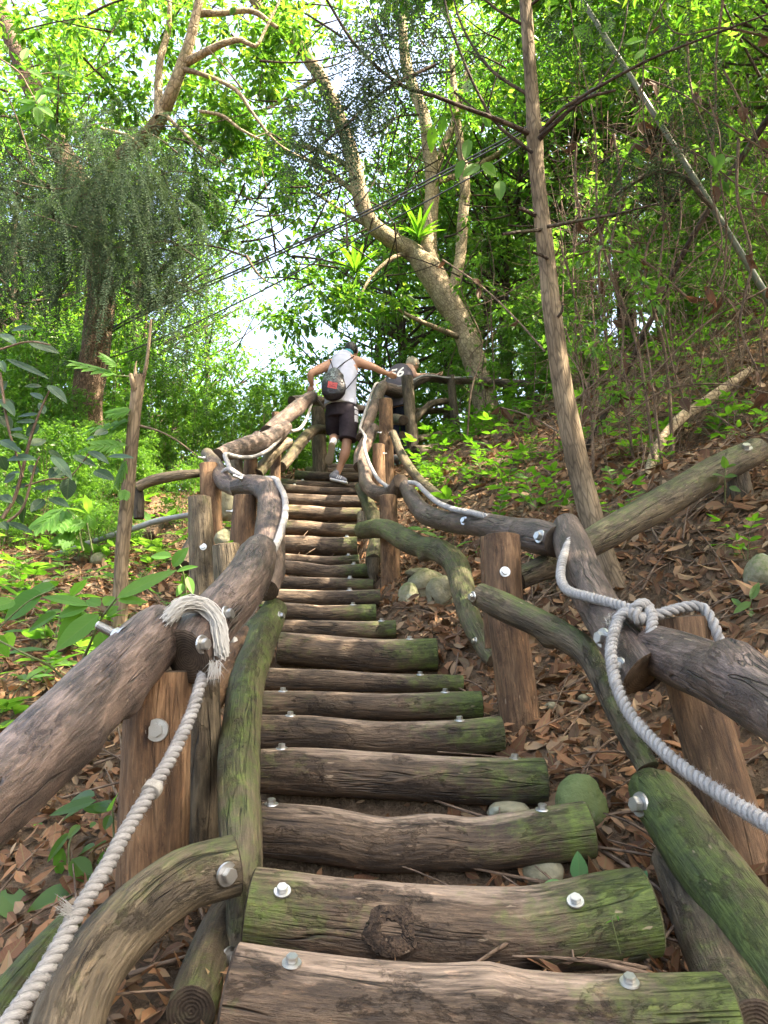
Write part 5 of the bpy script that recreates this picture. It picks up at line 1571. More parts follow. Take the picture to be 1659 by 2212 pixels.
for i, v in enumerate(VN):
    mb = MB()
    rr = rnd.uniform(4, 7)
    px_tube(mb, [(x + rnd.uniform(-6, 6), y, Y, rr * (1 - .1 * j)) for j, (x, y, Y) in enumerate(v)], n=6, lump=.1, ds=.04, caps=False, seed=i)
    o = mb.build('hanging_vine', (M['twig'],))
    props(o, 'thin brown vine hanging in the tangle on the right', 'vine', 'vines in the tangle on the right')
    for _ in range(rnd.randrange(2, 7)):
        p = np.array([at(*rnd.choice(v))])
        me = leaf_mesh('dead_leaf', [leaf_arrays(p, RNG.normal(size=(1, 3)) * .5 + np.array([0, 0, -1]), RNG.normal(size=(1, 3)), RNG.uniform(.09, .17, 1), RNG.uniform(.05, .09, 1), .5, None, T_MID)])
        link('dead_leaf', me, (M['leaf_dead'],), o)
# mass of thin dry twigs around the cane
mb = MB()
for i in range(850):
    x, y, Y = rnd.uniform(1180, 1700), rnd.uniform(150, 960), rnd.uniform(4.4, 6.4)
    if x < 1230 and y < 300: continue
    p = at(x, y, Y); d = Vector((rnd.gauss(0, .5), rnd.gauss(0, .5), rnd.gauss(-.35, .6))).normalized() * rnd.uniform(.3, 1.0)
    limb(mb, p, p + d, rnd.uniform(.002, .005), .0012, rnd.uniform(-.2, .2), 4, i, .12, .09)
o = mb.build('dry_twigs', (M['twig'],))
props(o, 'tangle of thin dry twigs in front of the right bank', 'twigs', None, 'stuff')

def sapling(seed, H, nl, L):
    rg = random.Random(seed); mb = MB()
    pts = [Vector((0, 0, -.1))] + [Vector((rg.gauss(0, .07) * k, rg.gauss(0, .07) * k, H * k / 4)) for k in range(1, 5)]
    P, R = tube(mb, pts, [.016, .013, .011, .008, .003], n=7, ds=.12, lump=.05, caps=False, seed=seed)
    parts = []; rr = np.random.default_rng(seed)
    for k in range(nl):
        j = rg.randrange(len(P) // 4, len(P)); a = rg.uniform(0, 6.28); ln = rg.uniform(.2, .6)
        e = P[j] + Vector((math.cos(a) * ln, math.sin(a) * ln, rg.uniform(-.05, .35)))
        limb(mb, P[j], e, .005, .0015, .08, 4, seed * 3 + k, .06, .1)
        if k % 3: parts.append(clump(e, .17, 22, L, rr, .7))
    return mb.mesh('stem'), leaf_mesh('foliage', parts)


SAP = [sapling(41, 2.6, 15, .085), sapling(42, 3.4, 18, .095), sapling(43, 1.8, 13, .075), sapling(44, 4.2, 20, .09)]
for i in range(46):
    for _ in range(80):
        Yy = rnd.uniform(5.2, 12.5); X = rnd.uniform(1.0, .6 * Yy)
        if .12 < X / Yy < .24 and Yy < 9: continue
        if X - float(xr_edge(Yy)) < .8: continue
        break
    place('sapling', 'thin sapling with sparse leaves on the right bank', 'sapling', 'saplings on the right bank', SAP[i % 4], (M['twig'], M['leaf_mid']), ('stem', 'foliage'),
          (X, Yy, gz(X, Yy)), rnd.uniform(0, 6.28), rnd.uniform(.5, 1.0), rnd.uniform(-.12, .12))
# ------------------------------------------------------------------ people
M['skin'] = plain('skin', (.50, .27, .175), .5, .4, nscale=30, namt=.08, bump=.03)
M['skin2'] = plain('skin_fair', (.56, .31, .21), .5, .4, nscale=30, namt=.08, bump=.03)
M['shirt'] = plain('white_cotton', (.44, .46, .56), .85, .2, nscale=14, namt=.07, bump=.25)
M['shorts'] = plain('dark_shorts_cloth', (.024, .017, .023), .8, .25, nscale=25, namt=.3, bump=.3)
M['stripe'] = plain('pale_grey_cloth', (.48, .48, .52), .8, .2)
M['jersey'] = plain('dark_grey_jersey', (.075, .068, .085), .8, .2, nscale=18, namt=.2, bump=.3)
M['print'] = plain('white_print', (.72, .70, .68), .7, .3, namt=.06)
M['hair'] = plain('black_hair', (.012, .010, .010), .45, .5, nscale=160, namt=.5, bump=.8)
M['hair2'] = plain('ash_blond_hair', (.34, .29, .21), .6, .4, nscale=160, namt=.45, bump=.9)
M['teal'] = plain('teal_cloth', (.02, .22, .28), .6, .4, nscale=40, namt=.5)
M['navy'] = plain('navy_trousers', (.012, .016, .035), .8, .2)
M['shoe'] = plain('grey_knit_shoe', (.22, .22, .25), .8, .3, nscale=90, namt=.4)
M['sole_white'] = plain('white_rubber', (.72, .72, .74), .5, .4, namt=.05)
M['sole_tan'] = plain('worn_sole', (.17, .135, .09), .8, .2, nscale=120, namt=.35, bump=.8)
M['red'] = plain('red_print', (.42, .05, .045), .5, .4, namt=.12)
M['strap'] = plain('black_cord', (.012, .010, .018), .6, .3)


def bagmat():
    m, nt = new_mat('black_printed_nylon'); g = G(nt)
    tc = g.n('ShaderNodeTexCoord')
    n1 = g.noise(tc.outputs['Object'], 38, 3, .55, 1.6)
    n2 = g.noise(tc.outputs['Object'], 11, 3, .6)
    sx = g.n('ShaderNodeSeparateXYZ'); g.l(tc.outputs['Generated'], sx.inputs[0])
    up = g.ramp(sx.outputs[2], [(.40, 0.0), (.60, 1.0)])
    lf = g.ramp(sx.outputs[0], [(.55, 1.0), (.72, 0.0)])
    k = g.math('MULTIPLY', g.ramp(n1, [(.50, 0.0), (.58, .8)]), g.math('MULTIPLY', up, lf))
    c = g.mix(k, (.016, .014, .018), (.17, .23, .23))
    g.out(g.bsdf(c, .38, .5, g.bump(n2, .8, .03)).outputs[0])
    return m


M['bag'] = bagmat()


def solid(name, build, mats, parent, voxel=.008, smooth_it=4, extra=None):
    """closed shapes fused into one continuous skin"""
    mb = MB(); build(mb)
    o = mb.build(name + '_tmp', (mats[0],))
    r = o.modifiers.new('r', 'REMESH'); r.mode = 'VOXEL'; r.voxel_size = voxel; r.use_smooth_shade = True
    s = o.modifiers.new('s', 'SMOOTH'); s.iterations = smooth_it; s.factor = .5
    dg = bpy.context.evaluated_depsgraph_get()
    me = bpy.data.meshes.new_from_object(o.evaluated_get(dg), preserve_all_data_layers=False, depsgraph=dg)
    bpy.data.objects.remove(o)
    me.materials.clear(); me.name = name
    me.polygons.foreach_set('use_smooth', [True] * len(me.polygons))
    ob = link(name, me, mats, parent)
    return ob


def capsule(mb, pts, rad, n=14, flat=1.0, lump=0.0, seed=0):
    """tube with rounded ends"""
    P = [Vector(p) for p in pts]
    d0, d1 = (P[0] - P[1]).normalized(), (P[-1] - P[-2]).normalized()
    Q = [P[0] + d0 * rad[0] * .85, P[0] + d0 * rad[0] * .5] + P + [P[-1] + d1 * rad[-1] * .5, P[-1] + d1 * rad[-1] * .85]
    R = [rad[0] * .4, rad[0] * .82] + list(rad) + [rad[-1] * .82, rad[-1] * .4]
    tube(mb, Q, R, n=n, ds=.012, lump=lump, caps=True, capmat=0, flat=flat, seed=seed, freq=9)


def ball(mb, c, r, rx=1, ry=1, rz=1, rot=None):
    bm = bmesh.new(); bmesh.ops.create_icosphere(bm, subdivisions=3, radius=1)
    vs = []
    for v in bm.verts:
        p = Vector((v.co.x * rx * r, v.co.y * ry * r, v.co.z * rz * r))
        if rot: p = rot @ p
        vs.append(Vector(c) + p)
    fs = [tuple(v.index for v in f.verts) for f in bm.faces]
    bm.free(); mb.add(vs, fs)


def hand(mb, wrist, tip, side, curl, r=.0085, thumb=1):
    """palm and five bent fingers; side = direction across the knuckles"""
    d = (tip - wrist).normalized(); side = (side - d * side.dot(d)).normalized(); dn = side.cross(d).normalized()
    L = (tip - wrist).length
    k = wrist + d * L * .48
    for s in (-.028, -.009, .009, .028):
        capsule(mb, [wrist + side * s * .55, k + side * s], [.014, .0135], n=8)
    for s, fl in ((-.031, .82), (-.0105, 1.0), (.0105, .95), (.031, .74)):
        a = k + side * s
        b = a + d * L * .24 * fl + dn * curl * .012
        c = b + d * L * .17 * fl + dn * curl * .03
        e = c + d * L * .11 * fl + dn * curl * .03
        capsule(mb, [a, b, c, e], [r * 1.1, r, r * .92, r * .8], n=7)
    t0 = wrist + d * L * .14 + side * .026 * thumb
    t1 = t0 + d * L * .2 + side * .03 * thumb + dn * .012
    t2 = t1 + d * L * .16 + side * .012 * thumb + dn * .012
    capsule(mb, [t0, t1, t2], [r * 1.35, r * 1.15, r * .95], n=7)


X3, Z3 = Vector((1, 0, 0)), Vector((0, 0, 1))
foot = at(730, 1036, 8.15)
man = empty('person', foot, 'person in white tank top and dark shorts climbing the stair with both arms out', 'person')


def shift(o):
    """children of an empty that stands at the feet"""
    o.matrix_parent_inverse = Matrix.Translation(-man_ref)
    return o


def head_geo(mb, c, r, face, up):
    """head with nose, brow, chin and ears; face = looking direction"""
    face = face.normalized(); right = face.cross(up).normalized(); up = right.cross(face).normalized()
    rot = Matrix((right, face, up)).transposed()
    ball(mb, c, r, .86, 1.02, 1.12, rot)
    ball(mb, c + face * r * .38 - up * r * .62, r * .55, .95, 1, .75, rot)
    ball(mb, c + face * r * 1.02 - up * r * .12, r * .17, .7, 1, 1.3, rot)
    ball(mb, c + face * r * .9 + up * r * .22, r * .2, 2.6, .6, .6, rot)
    ball(mb, c + face * r * .86 - up * r * .52, r * .16, 1.9, .6, .6, rot)
    for s in (-1, 1):
        ball(mb, c + right * s * r * .86 - face * r * .05 - up * r * .08, r * .27, .35, .7, 1.05, rot)


hc = at(759, 758, 8.45)
face_dir = Vector((.25, 1, -.05))


def man_body(mb):
    tube(mb, [at(736, 900, 8.17), at(735, 872, 8.17), at(737, 838, 8.2), at(741, 803, 8.27), at(744, 782, 8.33), at(747, 770, 8.36)], [.115, .118, .115, .125, .105, .06], n=22, ds=.02, lump=0, capmat=0, flat=1.5)
    capsule(mb, [at(747, 774, 8.35), at(752, 765, 8.38), at(757, 758, 8.42)], [.064, .056, .058])
    capsule(mb, [at(716, 786, 8.31), at(745, 775, 8.34), at(774, 781, 8.3)], [.062, .066, .064])
    head_geo(mb, hc, .1, face_dir, Z3)
    # arms
    capsule(mb, [at(774, 782, 8.3), at(790, 788, 8.32), at(808, 794, 8.33), at(822, 801, 8.36), at(838, 807, 8.4)], [.068, .062, .047, .042, .026])
    hand(mb, at(837, 807, 8.4), at(858, 817, 8.44), Vector((.3, -.6, .8)), .9)
    capsule(mb, [at(716, 786, 8.3), at(693, 797, 8.27), at(674, 806, 8.23), at(671, 818, 8.25), at(674, 832, 8.3)], [.068, .062, .050, .042, .028])
    hand(mb, at(674, 831, 8.3), at(664, 853, 8.34), Vector((.8, -.5, .3)), .5, thumb=1)
    # legs
    capsule(mb, [at(752, 892, 8.17), at(751, 925, 8.12), at(749, 955, 8.1), at(745, 980, 8.11), at(736, 1004, 8.14), at(729, 1024, 8.15)], [.1, .082, .06, .062, .042, .035])
    capsule(mb, [at(722, 892, 8.18), at(721, 920, 8.28), at(722, 942, 8.38), at(721, 948, 8.2), at(719, 957, 8.02)], [.1, .085, .062, .058, .037])


EMPTY_FIX = []


def adopt(o, root):
    o.parent = root
    o.matrix_parent_inverse = Matrix.Translation(-Vector(root.location))
    return o


body = adopt(solid('body', man_body, (M['skin'],), None, .0075, 3), man)


def tank(mb):
    tube(mb, [at(735, 876, 8.16), at(735, 862, 8.17), at(736, 840, 8.19), at(739, 812, 8.25), at(740, 792, 8.29), at(742, 778, 8.335), at(745, 768, 8.36), at(747, 763, 8.375)], [.142, .138, .133, .136, .126, .104, .076, .062],
         n=40, ds=.015, lump=.035, capmat=0, flat=1.43, seed=4, freq=7)


t = adopt(solid('tank_top', tank, (M['shirt'],), None, .008, 4), man)


def shorts(mb):
    tube(mb, [at(736, 862, 8.17), at(736, 880, 8.17), at(737, 900, 8.17)], [.125, .134, .128], n=26, ds=.02, lump=.03, capmat=0, flat=1.4, seed=2, freq=8)
    tube(mb, [at(753, 885, 8.17), at(753, 915, 8.13), at(752, 940, 8.1), at(751, 950, 8.09)], [.115, .115, .108, .110], n=26, ds=.02, lump=.05, capmat=0, flat=1.03, seed=3, freq=8)
    tube(mb, [at(721, 885, 8.18), at(721, 912, 8.24), at(721, 930, 8.3), at(721, 938, 8.32)], [.11, .105, .098, .098], n=26, ds=.02, lump=.05, capmat=0, flat=1.0, seed=5, freq=8)


t = adopt(solid('shorts', shorts, (M['shorts'], M['stripe']), None, .008, 4), man)
zb = [at(770, y, 8.15).z for y in (880, 886.5, 889, 899, 901.5, 916)]
for p in t.data.polygons:
    c = p.center
    if p.normal.x > .62 and p.normal.y < .75 and c.x > at(764, 900, 8.15).x and any(zb[2 * i + 1] < c.z < zb[2 * i] for i in range(3)):
        p.material_index = 1


def hairm(mb):
    f = face_dir.normalized(); right = f.cross(Z3).normalized()
    rot = Matrix((right, f, right.cross(f))).transposed()
    ball(mb, hc + Z3 * .012 - f * .014, .1, .93, 1.0, 1.08, rot)


adopt(solid('hair', hairm, (M['hair'],), None, .006, 1), man)


def gaiter(mb):
    a = at(752, 765, 8.385)
    tube(mb, [a - Z3 * .022 + Vector((-.008, -.005, 0)), a + Vector((0, 0, .0)), a + Z3 * .028 + Vector((.012, .01, 0))], [.074, .075, .07], n=20, ds=.01, lump=.05, capmat=0, freq=14)


adopt(solid('neck_gaiter', gaiter, (M['teal'],), None, .006, 2), man)

# shoes
hl, tp = at(718, 1030, 8.13), at(745, 1036, 8.1)


def shoe_r(mb):
    d = (tp - hl)
    capsule(mb, [hl + Z3 * .012, hl + d * .35 + Z3 * .004, hl + d * .7 - Z3 * .006, tp - Z3 * .008], [.04, .042, .042, .032])
    capsule(mb, [hl + Z3 * .01, at(728, 1021, 8.15)], [.04, .045])


def sole_r(mb):
    d = (tp - hl); dn = -Z3 * .036
    capsule(mb, [hl + dn - d * .08, hl + d * .5 + dn, tp + dn + d * .12], [.02, .02, .018], n=12, flat=2.3)


sh = adopt(solid('shoe', shoe_r, (M['shoe'],), None, .006, 3), man)
adopt(solid('shoe_sole', sole_r, (M['sole_white'],), None, .005, 2), man)
st = MB()
for k in range(3):
    a = hl.lerp(tp, .42 + .14 * k)
    tube(st, [a + Vector((-.012, -.046, -.012)), a + Vector((.006, -.04, .022))], [.006, .006], n=6, lump=0, capmat=0)
adopt(st.build('shoe_stripe', (M['sole_white'],)), man)
h2, t2 = at(717, 962, 7.9), at(711, 997, 7.94)
nrm2 = (Vector((0, 0, CAM_Z)) - h2).normalized()


def sole_l(mb):
    d = t2 - h2
    capsule(mb, [h2, h2 + d * .5 + X3 * .004, h2 + d * .8, t2], [.042, .042, .054, .046], n=16, flat=1.0)


so_ = solid('shoe_sole', sole_l, (M['sole_tan'],), None, .006, 2)
# flatten the sole into a plate facing backwards
for v in so_.data.vertices:
    k = (v.co - h2).dot(nrm2)
    v.co -= nrm2 * k * .72
adopt(so_, man)


def shoe_l(mb):
    d = t2 - h2
    capsule(mb, [h2 - nrm2 * .045 + Z3 * .01, h2 + d * .5 - nrm2 * .055, t2 - nrm2 * .045], [.032, .038, .033], n=14)
    capsule(mb, [h2 - nrm2 * .03 + Z3 * .02, at(721, 952, 8.03)], [.036, .042], n=14)


adopt(solid('shoe', shoe_l, (M['sole_white'],), None, .006, 2), man)

# drawstring bag on his back
bag = empty('drawstring_bag', at(721, 862, 8.0), 'black drawstring bag with a red printed patch hanging on the back of the climbing person', 'bag')


def bag_geo(mb):
    tube(mb, [at(722, 796, 8.1), at(722, 803, 8.08), at(722, 815, 8.04), at(721, 832, 8.0), at(720, 848, 7.98), at(720, 858, 8.0), at(721, 864, 8.03)], [.022, .04, .062, .078, .078, .064, .03], n=34, ds=.012, lump=.09, capmat=0, flat=2.0, seed=8, freq=6)


bb = adopt(solid('bag_body', bag_geo, (M['bag'],), None, .007, 2), bag)


def cord(pts, r, parent, nm='strap'):
    mb = MB(); tube(mb, [at(*p) for p in pts], [r] * len(pts), n=7, ds=.02, lump=0, capmat=0)
    return adopt(mb.build(nm, (M['strap'],)), parent)


cord([(720, 798, 8.06), (716, 785, 8.14), (712, 775, 8.2), (710, 769, 8.28), (712, 766, 8.36)], .007, bag)
cord([(725, 799, 8.06), (740, 786, 8.15), (756, 775, 8.22), (765, 769, 8.28), (768, 768, 8.36)], .007, bag)
cord([(742, 846, 8.02), (755, 832, 8.05), (768, 816, 8.12), (779, 801, 8.2), (781, 795, 8.3)], .007, bag)


def decal(name, target, quads, mat, parent, off=.003):
    """quads: lists of 4 picture corners, each laid on the target's surface as a small grid"""
    vs_ = [v.co.copy() for v in target.data.vertices]
    bv = BVHTree.FromPolygons(vs_, [tuple(p.vertices) for p in target.data.polygons])
    mb = MB(); o = Vector((0, 0, CAM_Z))
    for q in quads:
        nx_, ny_ = 6, 4
        vs, ok = [], True
        for j in range(ny_ + 1):
            for i in range(nx_ + 1):
                u, v = i / nx_, j / ny_
                x = (q[0][0] * (1 - u) + q[1][0] * u) * (1 - v) + (q[3][0] * (1 - u) + q[2][0] * u) * v
                y = (q[0][1] * (1 - u) + q[1][1] * u) * (1 - v) + (q[3][1] * (1 - u) + q[2][1] * u) * v
                h = bv.ray_cast(o, ray(x, y).normalized())
                if h[0] is None: ok = False; break
                vs.append(h[0] + h[1] * off)
            if not ok: break
        if not ok: continue
        w = nx_ + 1
        mb.add(vs, [(j * w + i, j * w + i + 1, (j + 1) * w + i + 1, (j + 1) * w + i) for j in range(ny_) for i in range(nx_)])
    if not mb.v: return None
    return adopt(mb.build(name, (mat,)), parent)


zq = lambda a: [[(680.3 + .0529 * x, 784.5 + .0529 * y) for (x, y) in q] for q in a]
pt = decal('red_patch', bb, zq([[(545, 735), (925, 810), (880, 1060), (510, 990)]]), M['red'], bag)
if pt:
    d_ = decal('print', bb, zq([[(612, 835), (632, 838), (622, 900), (604, 897)], [(604, 893), (660, 903), (658, 918), (602, 908)], [(680, 850), (800, 873), (796, 890), (676, 868)], [(820, 880), (900, 893), (897, 908), (817, 896)],
                                [(660, 910), (830, 942), (826, 962), (656, 930)], [(560, 935), (860, 990), (857, 1004), (557, 950)], [(700, 775), (780, 790), (776, 808), (696, 793)], [(800, 800), (840, 806), (836, 826), (796, 820)]]), M['strap'], bag, .0045)

# ---- second climber, bent over the rail
man2 = empty('person', at(866, 960, 9.7), 'bent person in dark grey numbered jersey with fair hair holding the far rail', 'person')
hc2 = at(891, 788, 9.92)
fd2 = Vector((.75, .75, -.75))


def body2(mb):
    tube(mb, [at(866, 880, 9.55), at(862, 855, 9.55), at(862, 832, 9.62), at(866, 812, 9.75), at(872, 800, 9.86), at(878, 794, 9.9)], [.12, .125, .125, .13, .11, .06], n=22, ds=.02, lump=0, capmat=0, flat=1.4)
    capsule(mb, [at(878, 796, 9.88), at(888, 789, 9.93)], [.06, .06])
    capsule(mb, [at(850, 808, 9.8), at(870, 800, 9.86), at(887, 796, 9.8)], [.06, .065, .065])
    head_geo(mb, hc2, .1, fd2, Vector((.4, .4, .8)))
    capsule(mb, [at(887, 796, 9.78), at(892, 805, 9.75), at(897, 812, 9.74), at(910, 812, 9.78), at(930, 811, 9.82), at(942, 811, 9.85)], [.065, .055, .045, .042, .034, .026])
    hand(mb, at(941, 810, 9.85), at(958, 814, 9.9), Vector((.2, -.9, .3)), 1.2)
    capsule(mb, [at(846, 812, 9.8), at(838, 820, 9.78), at(828, 832, 9.75), at(818, 842, 9.72)], [.058, .048, .042, .03])
    hand(mb, at(818, 842, 9.72), at(806, 850, 9.7), Vector((.3, -.8, .5)), 1.2)
    capsule(mb, [at(858, 885, 9.6), at(852, 930, 9.7), at(854, 985, 9.6)], [.09, .06, .04])
    capsule(mb, [at(872, 885, 9.6), at(876, 930, 9.8), at(876, 985, 9.75)], [.09, .06, .04])


adopt(solid('body', body2, (M['skin2'],), None, .008, 3), man2)


def jers(mb):
    tube(mb, [at(865, 880, 9.55), at(861, 856, 9.55), at(860, 834, 9.6), at(864, 814, 9.72), at(869, 803, 9.83), at(874, 797, 9.88)], [.148, .146, .145, .148, .128, .08], n=30, ds=.015, lump=.05, capmat=0, flat=1.4, seed=6, freq=7)


jo = adopt(solid('jersey', jers, (M['jersey'],), None, .008, 4), man2)


def trousers(mb):
    capsule(mb, [at(866, 872, 9.57), at(866, 890, 9.6)], [.13, .12], flat=1.3)
    capsule(mb, [at(856, 885, 9.6), at(851, 930, 9.68), at(853, 975, 9.6)], [.105, .08, .065])
    capsule(mb, [at(874, 885, 9.6), at(877, 930, 9.78), at(877, 975, 9.73)], [.105, .08, .065])


adopt(solid('trousers', trousers, (M['navy'],), None, .009, 3), man2)


def shoes2(mb):
    for (x, Yk) in ((854, 9.6), (876, 9.74)):
        a = at(x, 990, Yk)
        capsule(mb, [a + Vector((0, -.03, 0)), a + Vector((.03, .16, -.02))], [.045, .04])


adopt(solid('shoes', shoes2, (M['shoe'],), None, .008, 2), man2)


def hair2(mb):
    f = fd2.normalized(); up = Vector((.4, .4, .8)); right = f.cross(up).normalized()
    rot = Matrix((right, f, right.cross(f))).transposed()
    ball(mb, hc2 + right.cross(f) * .014 - f * .016, .103, .95, 1.0, 1.05, rot)
    for _ in range(40):
        a = Vector((rnd.gauss(0, 1), rnd.gauss(0, 1), rnd.gauss(.4, 1))).normalized()
        ball(mb, hc2 + right.cross(f) * .014 - f * .016 + a * .096, .02)


adopt(solid('hair', hair2, (M['hair2'],), None, .006, 1), man2)
# the number on the back of the jersey
fc = bpy.data.curves.new('number', 'FONT'); fc.body = '56'; fc.size = 1.0; fc.align_x = 'CENTER'; fc.offset = .025
fo = bpy.data.objects.new('number_tmp', fc); COL.objects.link(fo)
dg = bpy.context.evaluated_depsgraph_get()
tm = bpy.data.meshes.new_from_object(fo.evaluated_get(dg))
bpy.data.objects.remove(fo)
bm = bmesh.new(); bm.from_mesh(tm)
bmesh.ops.triangulate(bm, faces=bm.faces[:])
bmesh.ops.subdivide_edges(bm, edges=bm.edges[:], cuts=2, use_grid_fill=True)
bv = BVHTree.FromPolygons([v.co.copy() for v in jo.data.vertices], [tuple(p.vertices) for p in jo.data.polygons])
ang = math.radians(-14)
okk = True
for v in bm.verts:
    x, y = v.co.x * 33, v.co.y * 33
    px = 855 + x * math.cos(ang) - y * math.sin(ang) * -1 * .25 + y * .3
    py = 815 + x * math.sin(ang) * .9 - y * .82
    h = bv.ray_cast(Vector((0, 0, CAM_Z)), ray(px, py).normalized())
    if h[0] is None:
        okk = False; continue
    v.co = h[0] + h[1] * .004
bm.to_mesh(tm); bm.free()
tm.name = 'number'
if okk:
    adopt(link('number', tm, (M['print'],)), man2)
# ------------------------------------------------------------------ leaf litter, twigs
def scatter(n, xs, ys, keep):
    out = []
    while len(out) < n:
        x, y = RNG.uniform(*xs, n), RNG.uniform(*ys, n)
        k = keep(x, y) > RNG.random(n)
        out += list(zip(x[k], y[k]))
    a = np.array(out[:n]); return a[:, 0], a[:, 1]


def dens(x, y):
    d = np.clip(1.25 - y / 11, .22, 1)
    inst = (x > xl_edge(y)) & (x < xr_edge(y))
    d = np.where(inst, .35, d)
    d = np.where((x < -.2) & (y > 5), d * .8, d)
    vis = np.abs(x) < .62 * y + .5
    return d * vis


def litter(n, lo, hi, big, up, rb):
    x, y = scatter(n, (-6, 6.5), (1.0, 11), dens)
    z = ground_z(x, y)
    e = .03
    gxn = -(ground_z(x + e, y) - z) / e; gyn = -(ground_z(x, y + e) - z) / e
    nr = unit(np.stack([gxn, gyn, np.ones(n)], -1) + RNG.normal(size=(n, 3)) * .5)
    ax = RNG.normal(size=(n, 3)); ax = unit(ax - nr * (ax * nr).sum(-1, keepdims=True))
    L = lo + (hi - lo) * RNG.random(n) ** 1.6
    L = np.where((x > .3) & (RNG.random(n) < big), L * 1.7, L)
    pos = np.stack([x, y, z + RNG.uniform(.002, up, n)], -1) - ax * L[:, None] * .5
    return leaf_arrays(pos, ax, nr, L, L * RNG.uniform(.3, .62, n), RNG.normal(0, .32, n), RNG.random(n) * rb, T_MID, RNG.uniform(-1.8, 3.2, n))


me = leaf_mesh('leaf_litter', [litter(36000, .035, .10, .16, .04, 1.0), litter(26000, .012, .035, 0, .015, .5)])
o = link('leaf_litter', me, (M['litter'],))
props(o, 'dry brown fallen leaves covering the forest floor', 'leaf litter', None, 'stuff')
mb = MB()
for i in range(900):
    y = rnd.uniform(1.6, 9.5); x = rnd.uniform(.3, .62 * y + .3) if rnd.random() < .72 else rnd.uniform(-.6 * y, -.35)
    p = Vector((x, y, gz(x, y) + .02))
    a = rnd.uniform(0, 6.28); ln = rnd.uniform(.12, .55)
    x2, y2 = x + math.cos(a) * ln, y + math.sin(a) * ln
    q = Vector((x2, y2, gz(x2, y2) + rnd.uniform(.01, .08)))
    limb(mb, p, q, rnd.uniform(.003, .008), .002, rnd.uniform(-.02, .08), 5, i, .08, .06)
o = mb.build('fallen_twigs', (M['twig'],))
props(o, 'fallen dry twigs lying among the dead leaves', 'twigs', None, 'stuff')

# ------------------------------------------------------------------ seedlings
def seedling(seed, fronds, H, pairs, L, wr=.45):
    rg = random.Random(seed); mb = MB()
    P, A, N_, Ls = [], [], [], []
    for k in range(fronds):
        a = 2 * PI * k / fronds + rg.uniform(-.5, .5); el = rg.uniform(.35, 1.2)
        ln = H * rg.uniform(.6, 1.1)
        d = Vector((math.cos(a) * math.cos(el), math.sin(a) * math.cos(el), math.sin(el)))
        pts = [Vector((0, 0, -.03)), d * ln * .5 + Vector((0, 0, .02)), d * ln + Vector((0, 0, -.15 * ln))]
        tube(mb, pts, [.003, .0022, .0012], n=5, ds=ln / 6, lump=0, caps=False)
        Q, R_, S_ = catmull(pts, [1, 1, 1], ln / 12)
        T_, NN, BB = frames(Q)
        for j in range(pairs):
            i = int(len(Q) * (.3 + .65 * j / max(1, pairs - 1))); i = min(i, len(Q) - 1)
            for s in (-1, 1):
                sd = Vector((-math.sin(a), math.cos(a), 0)) * s
                P.append(Q[i]); A.append((sd + T_[i] * .6 + Vector((0, 0, rg.uniform(-.2, .15)))).normalized()); N_.append(Vector((rg.gauss(0, .3), rg.gauss(0, .3), 1)) - T_[i] * .3)
                Ls.append(L * rg.uniform(.75, 1.2))
        P.append(Q[-1]); A.append(T_[-1]); N_.append(Vector((0, 0, 1))); Ls.append(L * 1.2)
    Ls = np.array(Ls)
    return mb.mesh('stem'), leaf_mesh('leaves', [leaf_arrays([tuple(p) for p in P], [tuple(p) for p in A], [tuple(p) for p in N_], Ls, Ls * wr, .15, None, T_MID)])


SEED = [seedling(1, 4, .34, 4, .075), seedling(2, 3, .42, 5, .085), seedling(3, 5, .26, 2, .07, .55), seedling(4, 6, .36, 14, .05, .24), seedling(5, 3, .5, 3, .11, .5)]
SN = ['leafy seedling with pinnate leaves on the bank', 'leafy seedling with pinnate leaves on the bank', 'leafy seedling with pinnate leaves on the bank', 'small fern on the bank among dead leaves', 'leafy seedling with pinnate leaves on the bank']
spots = []
for i in range(165):
    for _ in range(50):
        y = rnd.uniform(3.6, 12.0); x = rnd.uniform(.45, .58 * y)
        if x < xr_edge(y) + .3: continue
        if rnd.random() > (.12 + .88 * min(1, max(0, (y - 4.5) / 4))): continue
        break
    spots.append((x, y))
for i in range(64):
    y = rnd.uniform(3.2, 10.0); x = rnd.uniform(-.56 * y, float(xl_edge(y)) - .3)
    spots.append((x, y))
for i in range(46):   # a thick patch at the crest, in front of the far rails
    spots.append((rnd.uniform(.45, 2.6), rnd.uniform(9.6, 11.6)))
for i, (x, y) in enumerate(spots):
    k = rnd.choice([0, 1, 2, 3, 4, 0, 1])
    left = x < 0
    fern = k == 3
    lab = ('small fern' if fern else 'bright green seedling') + (' on the slope left of the stair' if left else ' on the bank right of the stair')
    place('fern' if fern else 'seedling', lab, 'fern' if fern else 'seedling', ('ferns ' if fern else 'seedlings ') + ('left' if left else 'right') + ' of the stair', SEED[k], (M['stem'], M['leaf_bright'] if k != 2 else M['leaf_mid']), ('stem', 'leaves'),
          (x, y, gz(x, y)), rnd.uniform(0, 6.28), rnd.uniform(.7, 1.35))

BROAD = [seedling(11, 6, .32, 1, .17, .42), seedling(12, 5, .42, 2, .15, .4), seedling(13, 7, .5, 2, .19, .36)]
for i in range(20):
    y = rnd.uniform(2.3, 7.2); x = -rnd.uniform(.24 * y + .35, .56 * y + .2)
    place('broad_leaved_plant', 'low broad leaved plant on the slope left of the stair', 'plant', 'low broad leaved plants on the left slope', BROAD[i % 3], (M['stem'], M['leaf_mid']), ('stem', 'leaves'),
          (x, y, gz(x, y)), rnd.uniform(0, 6.28), rnd.uniform(.6, 1.15))

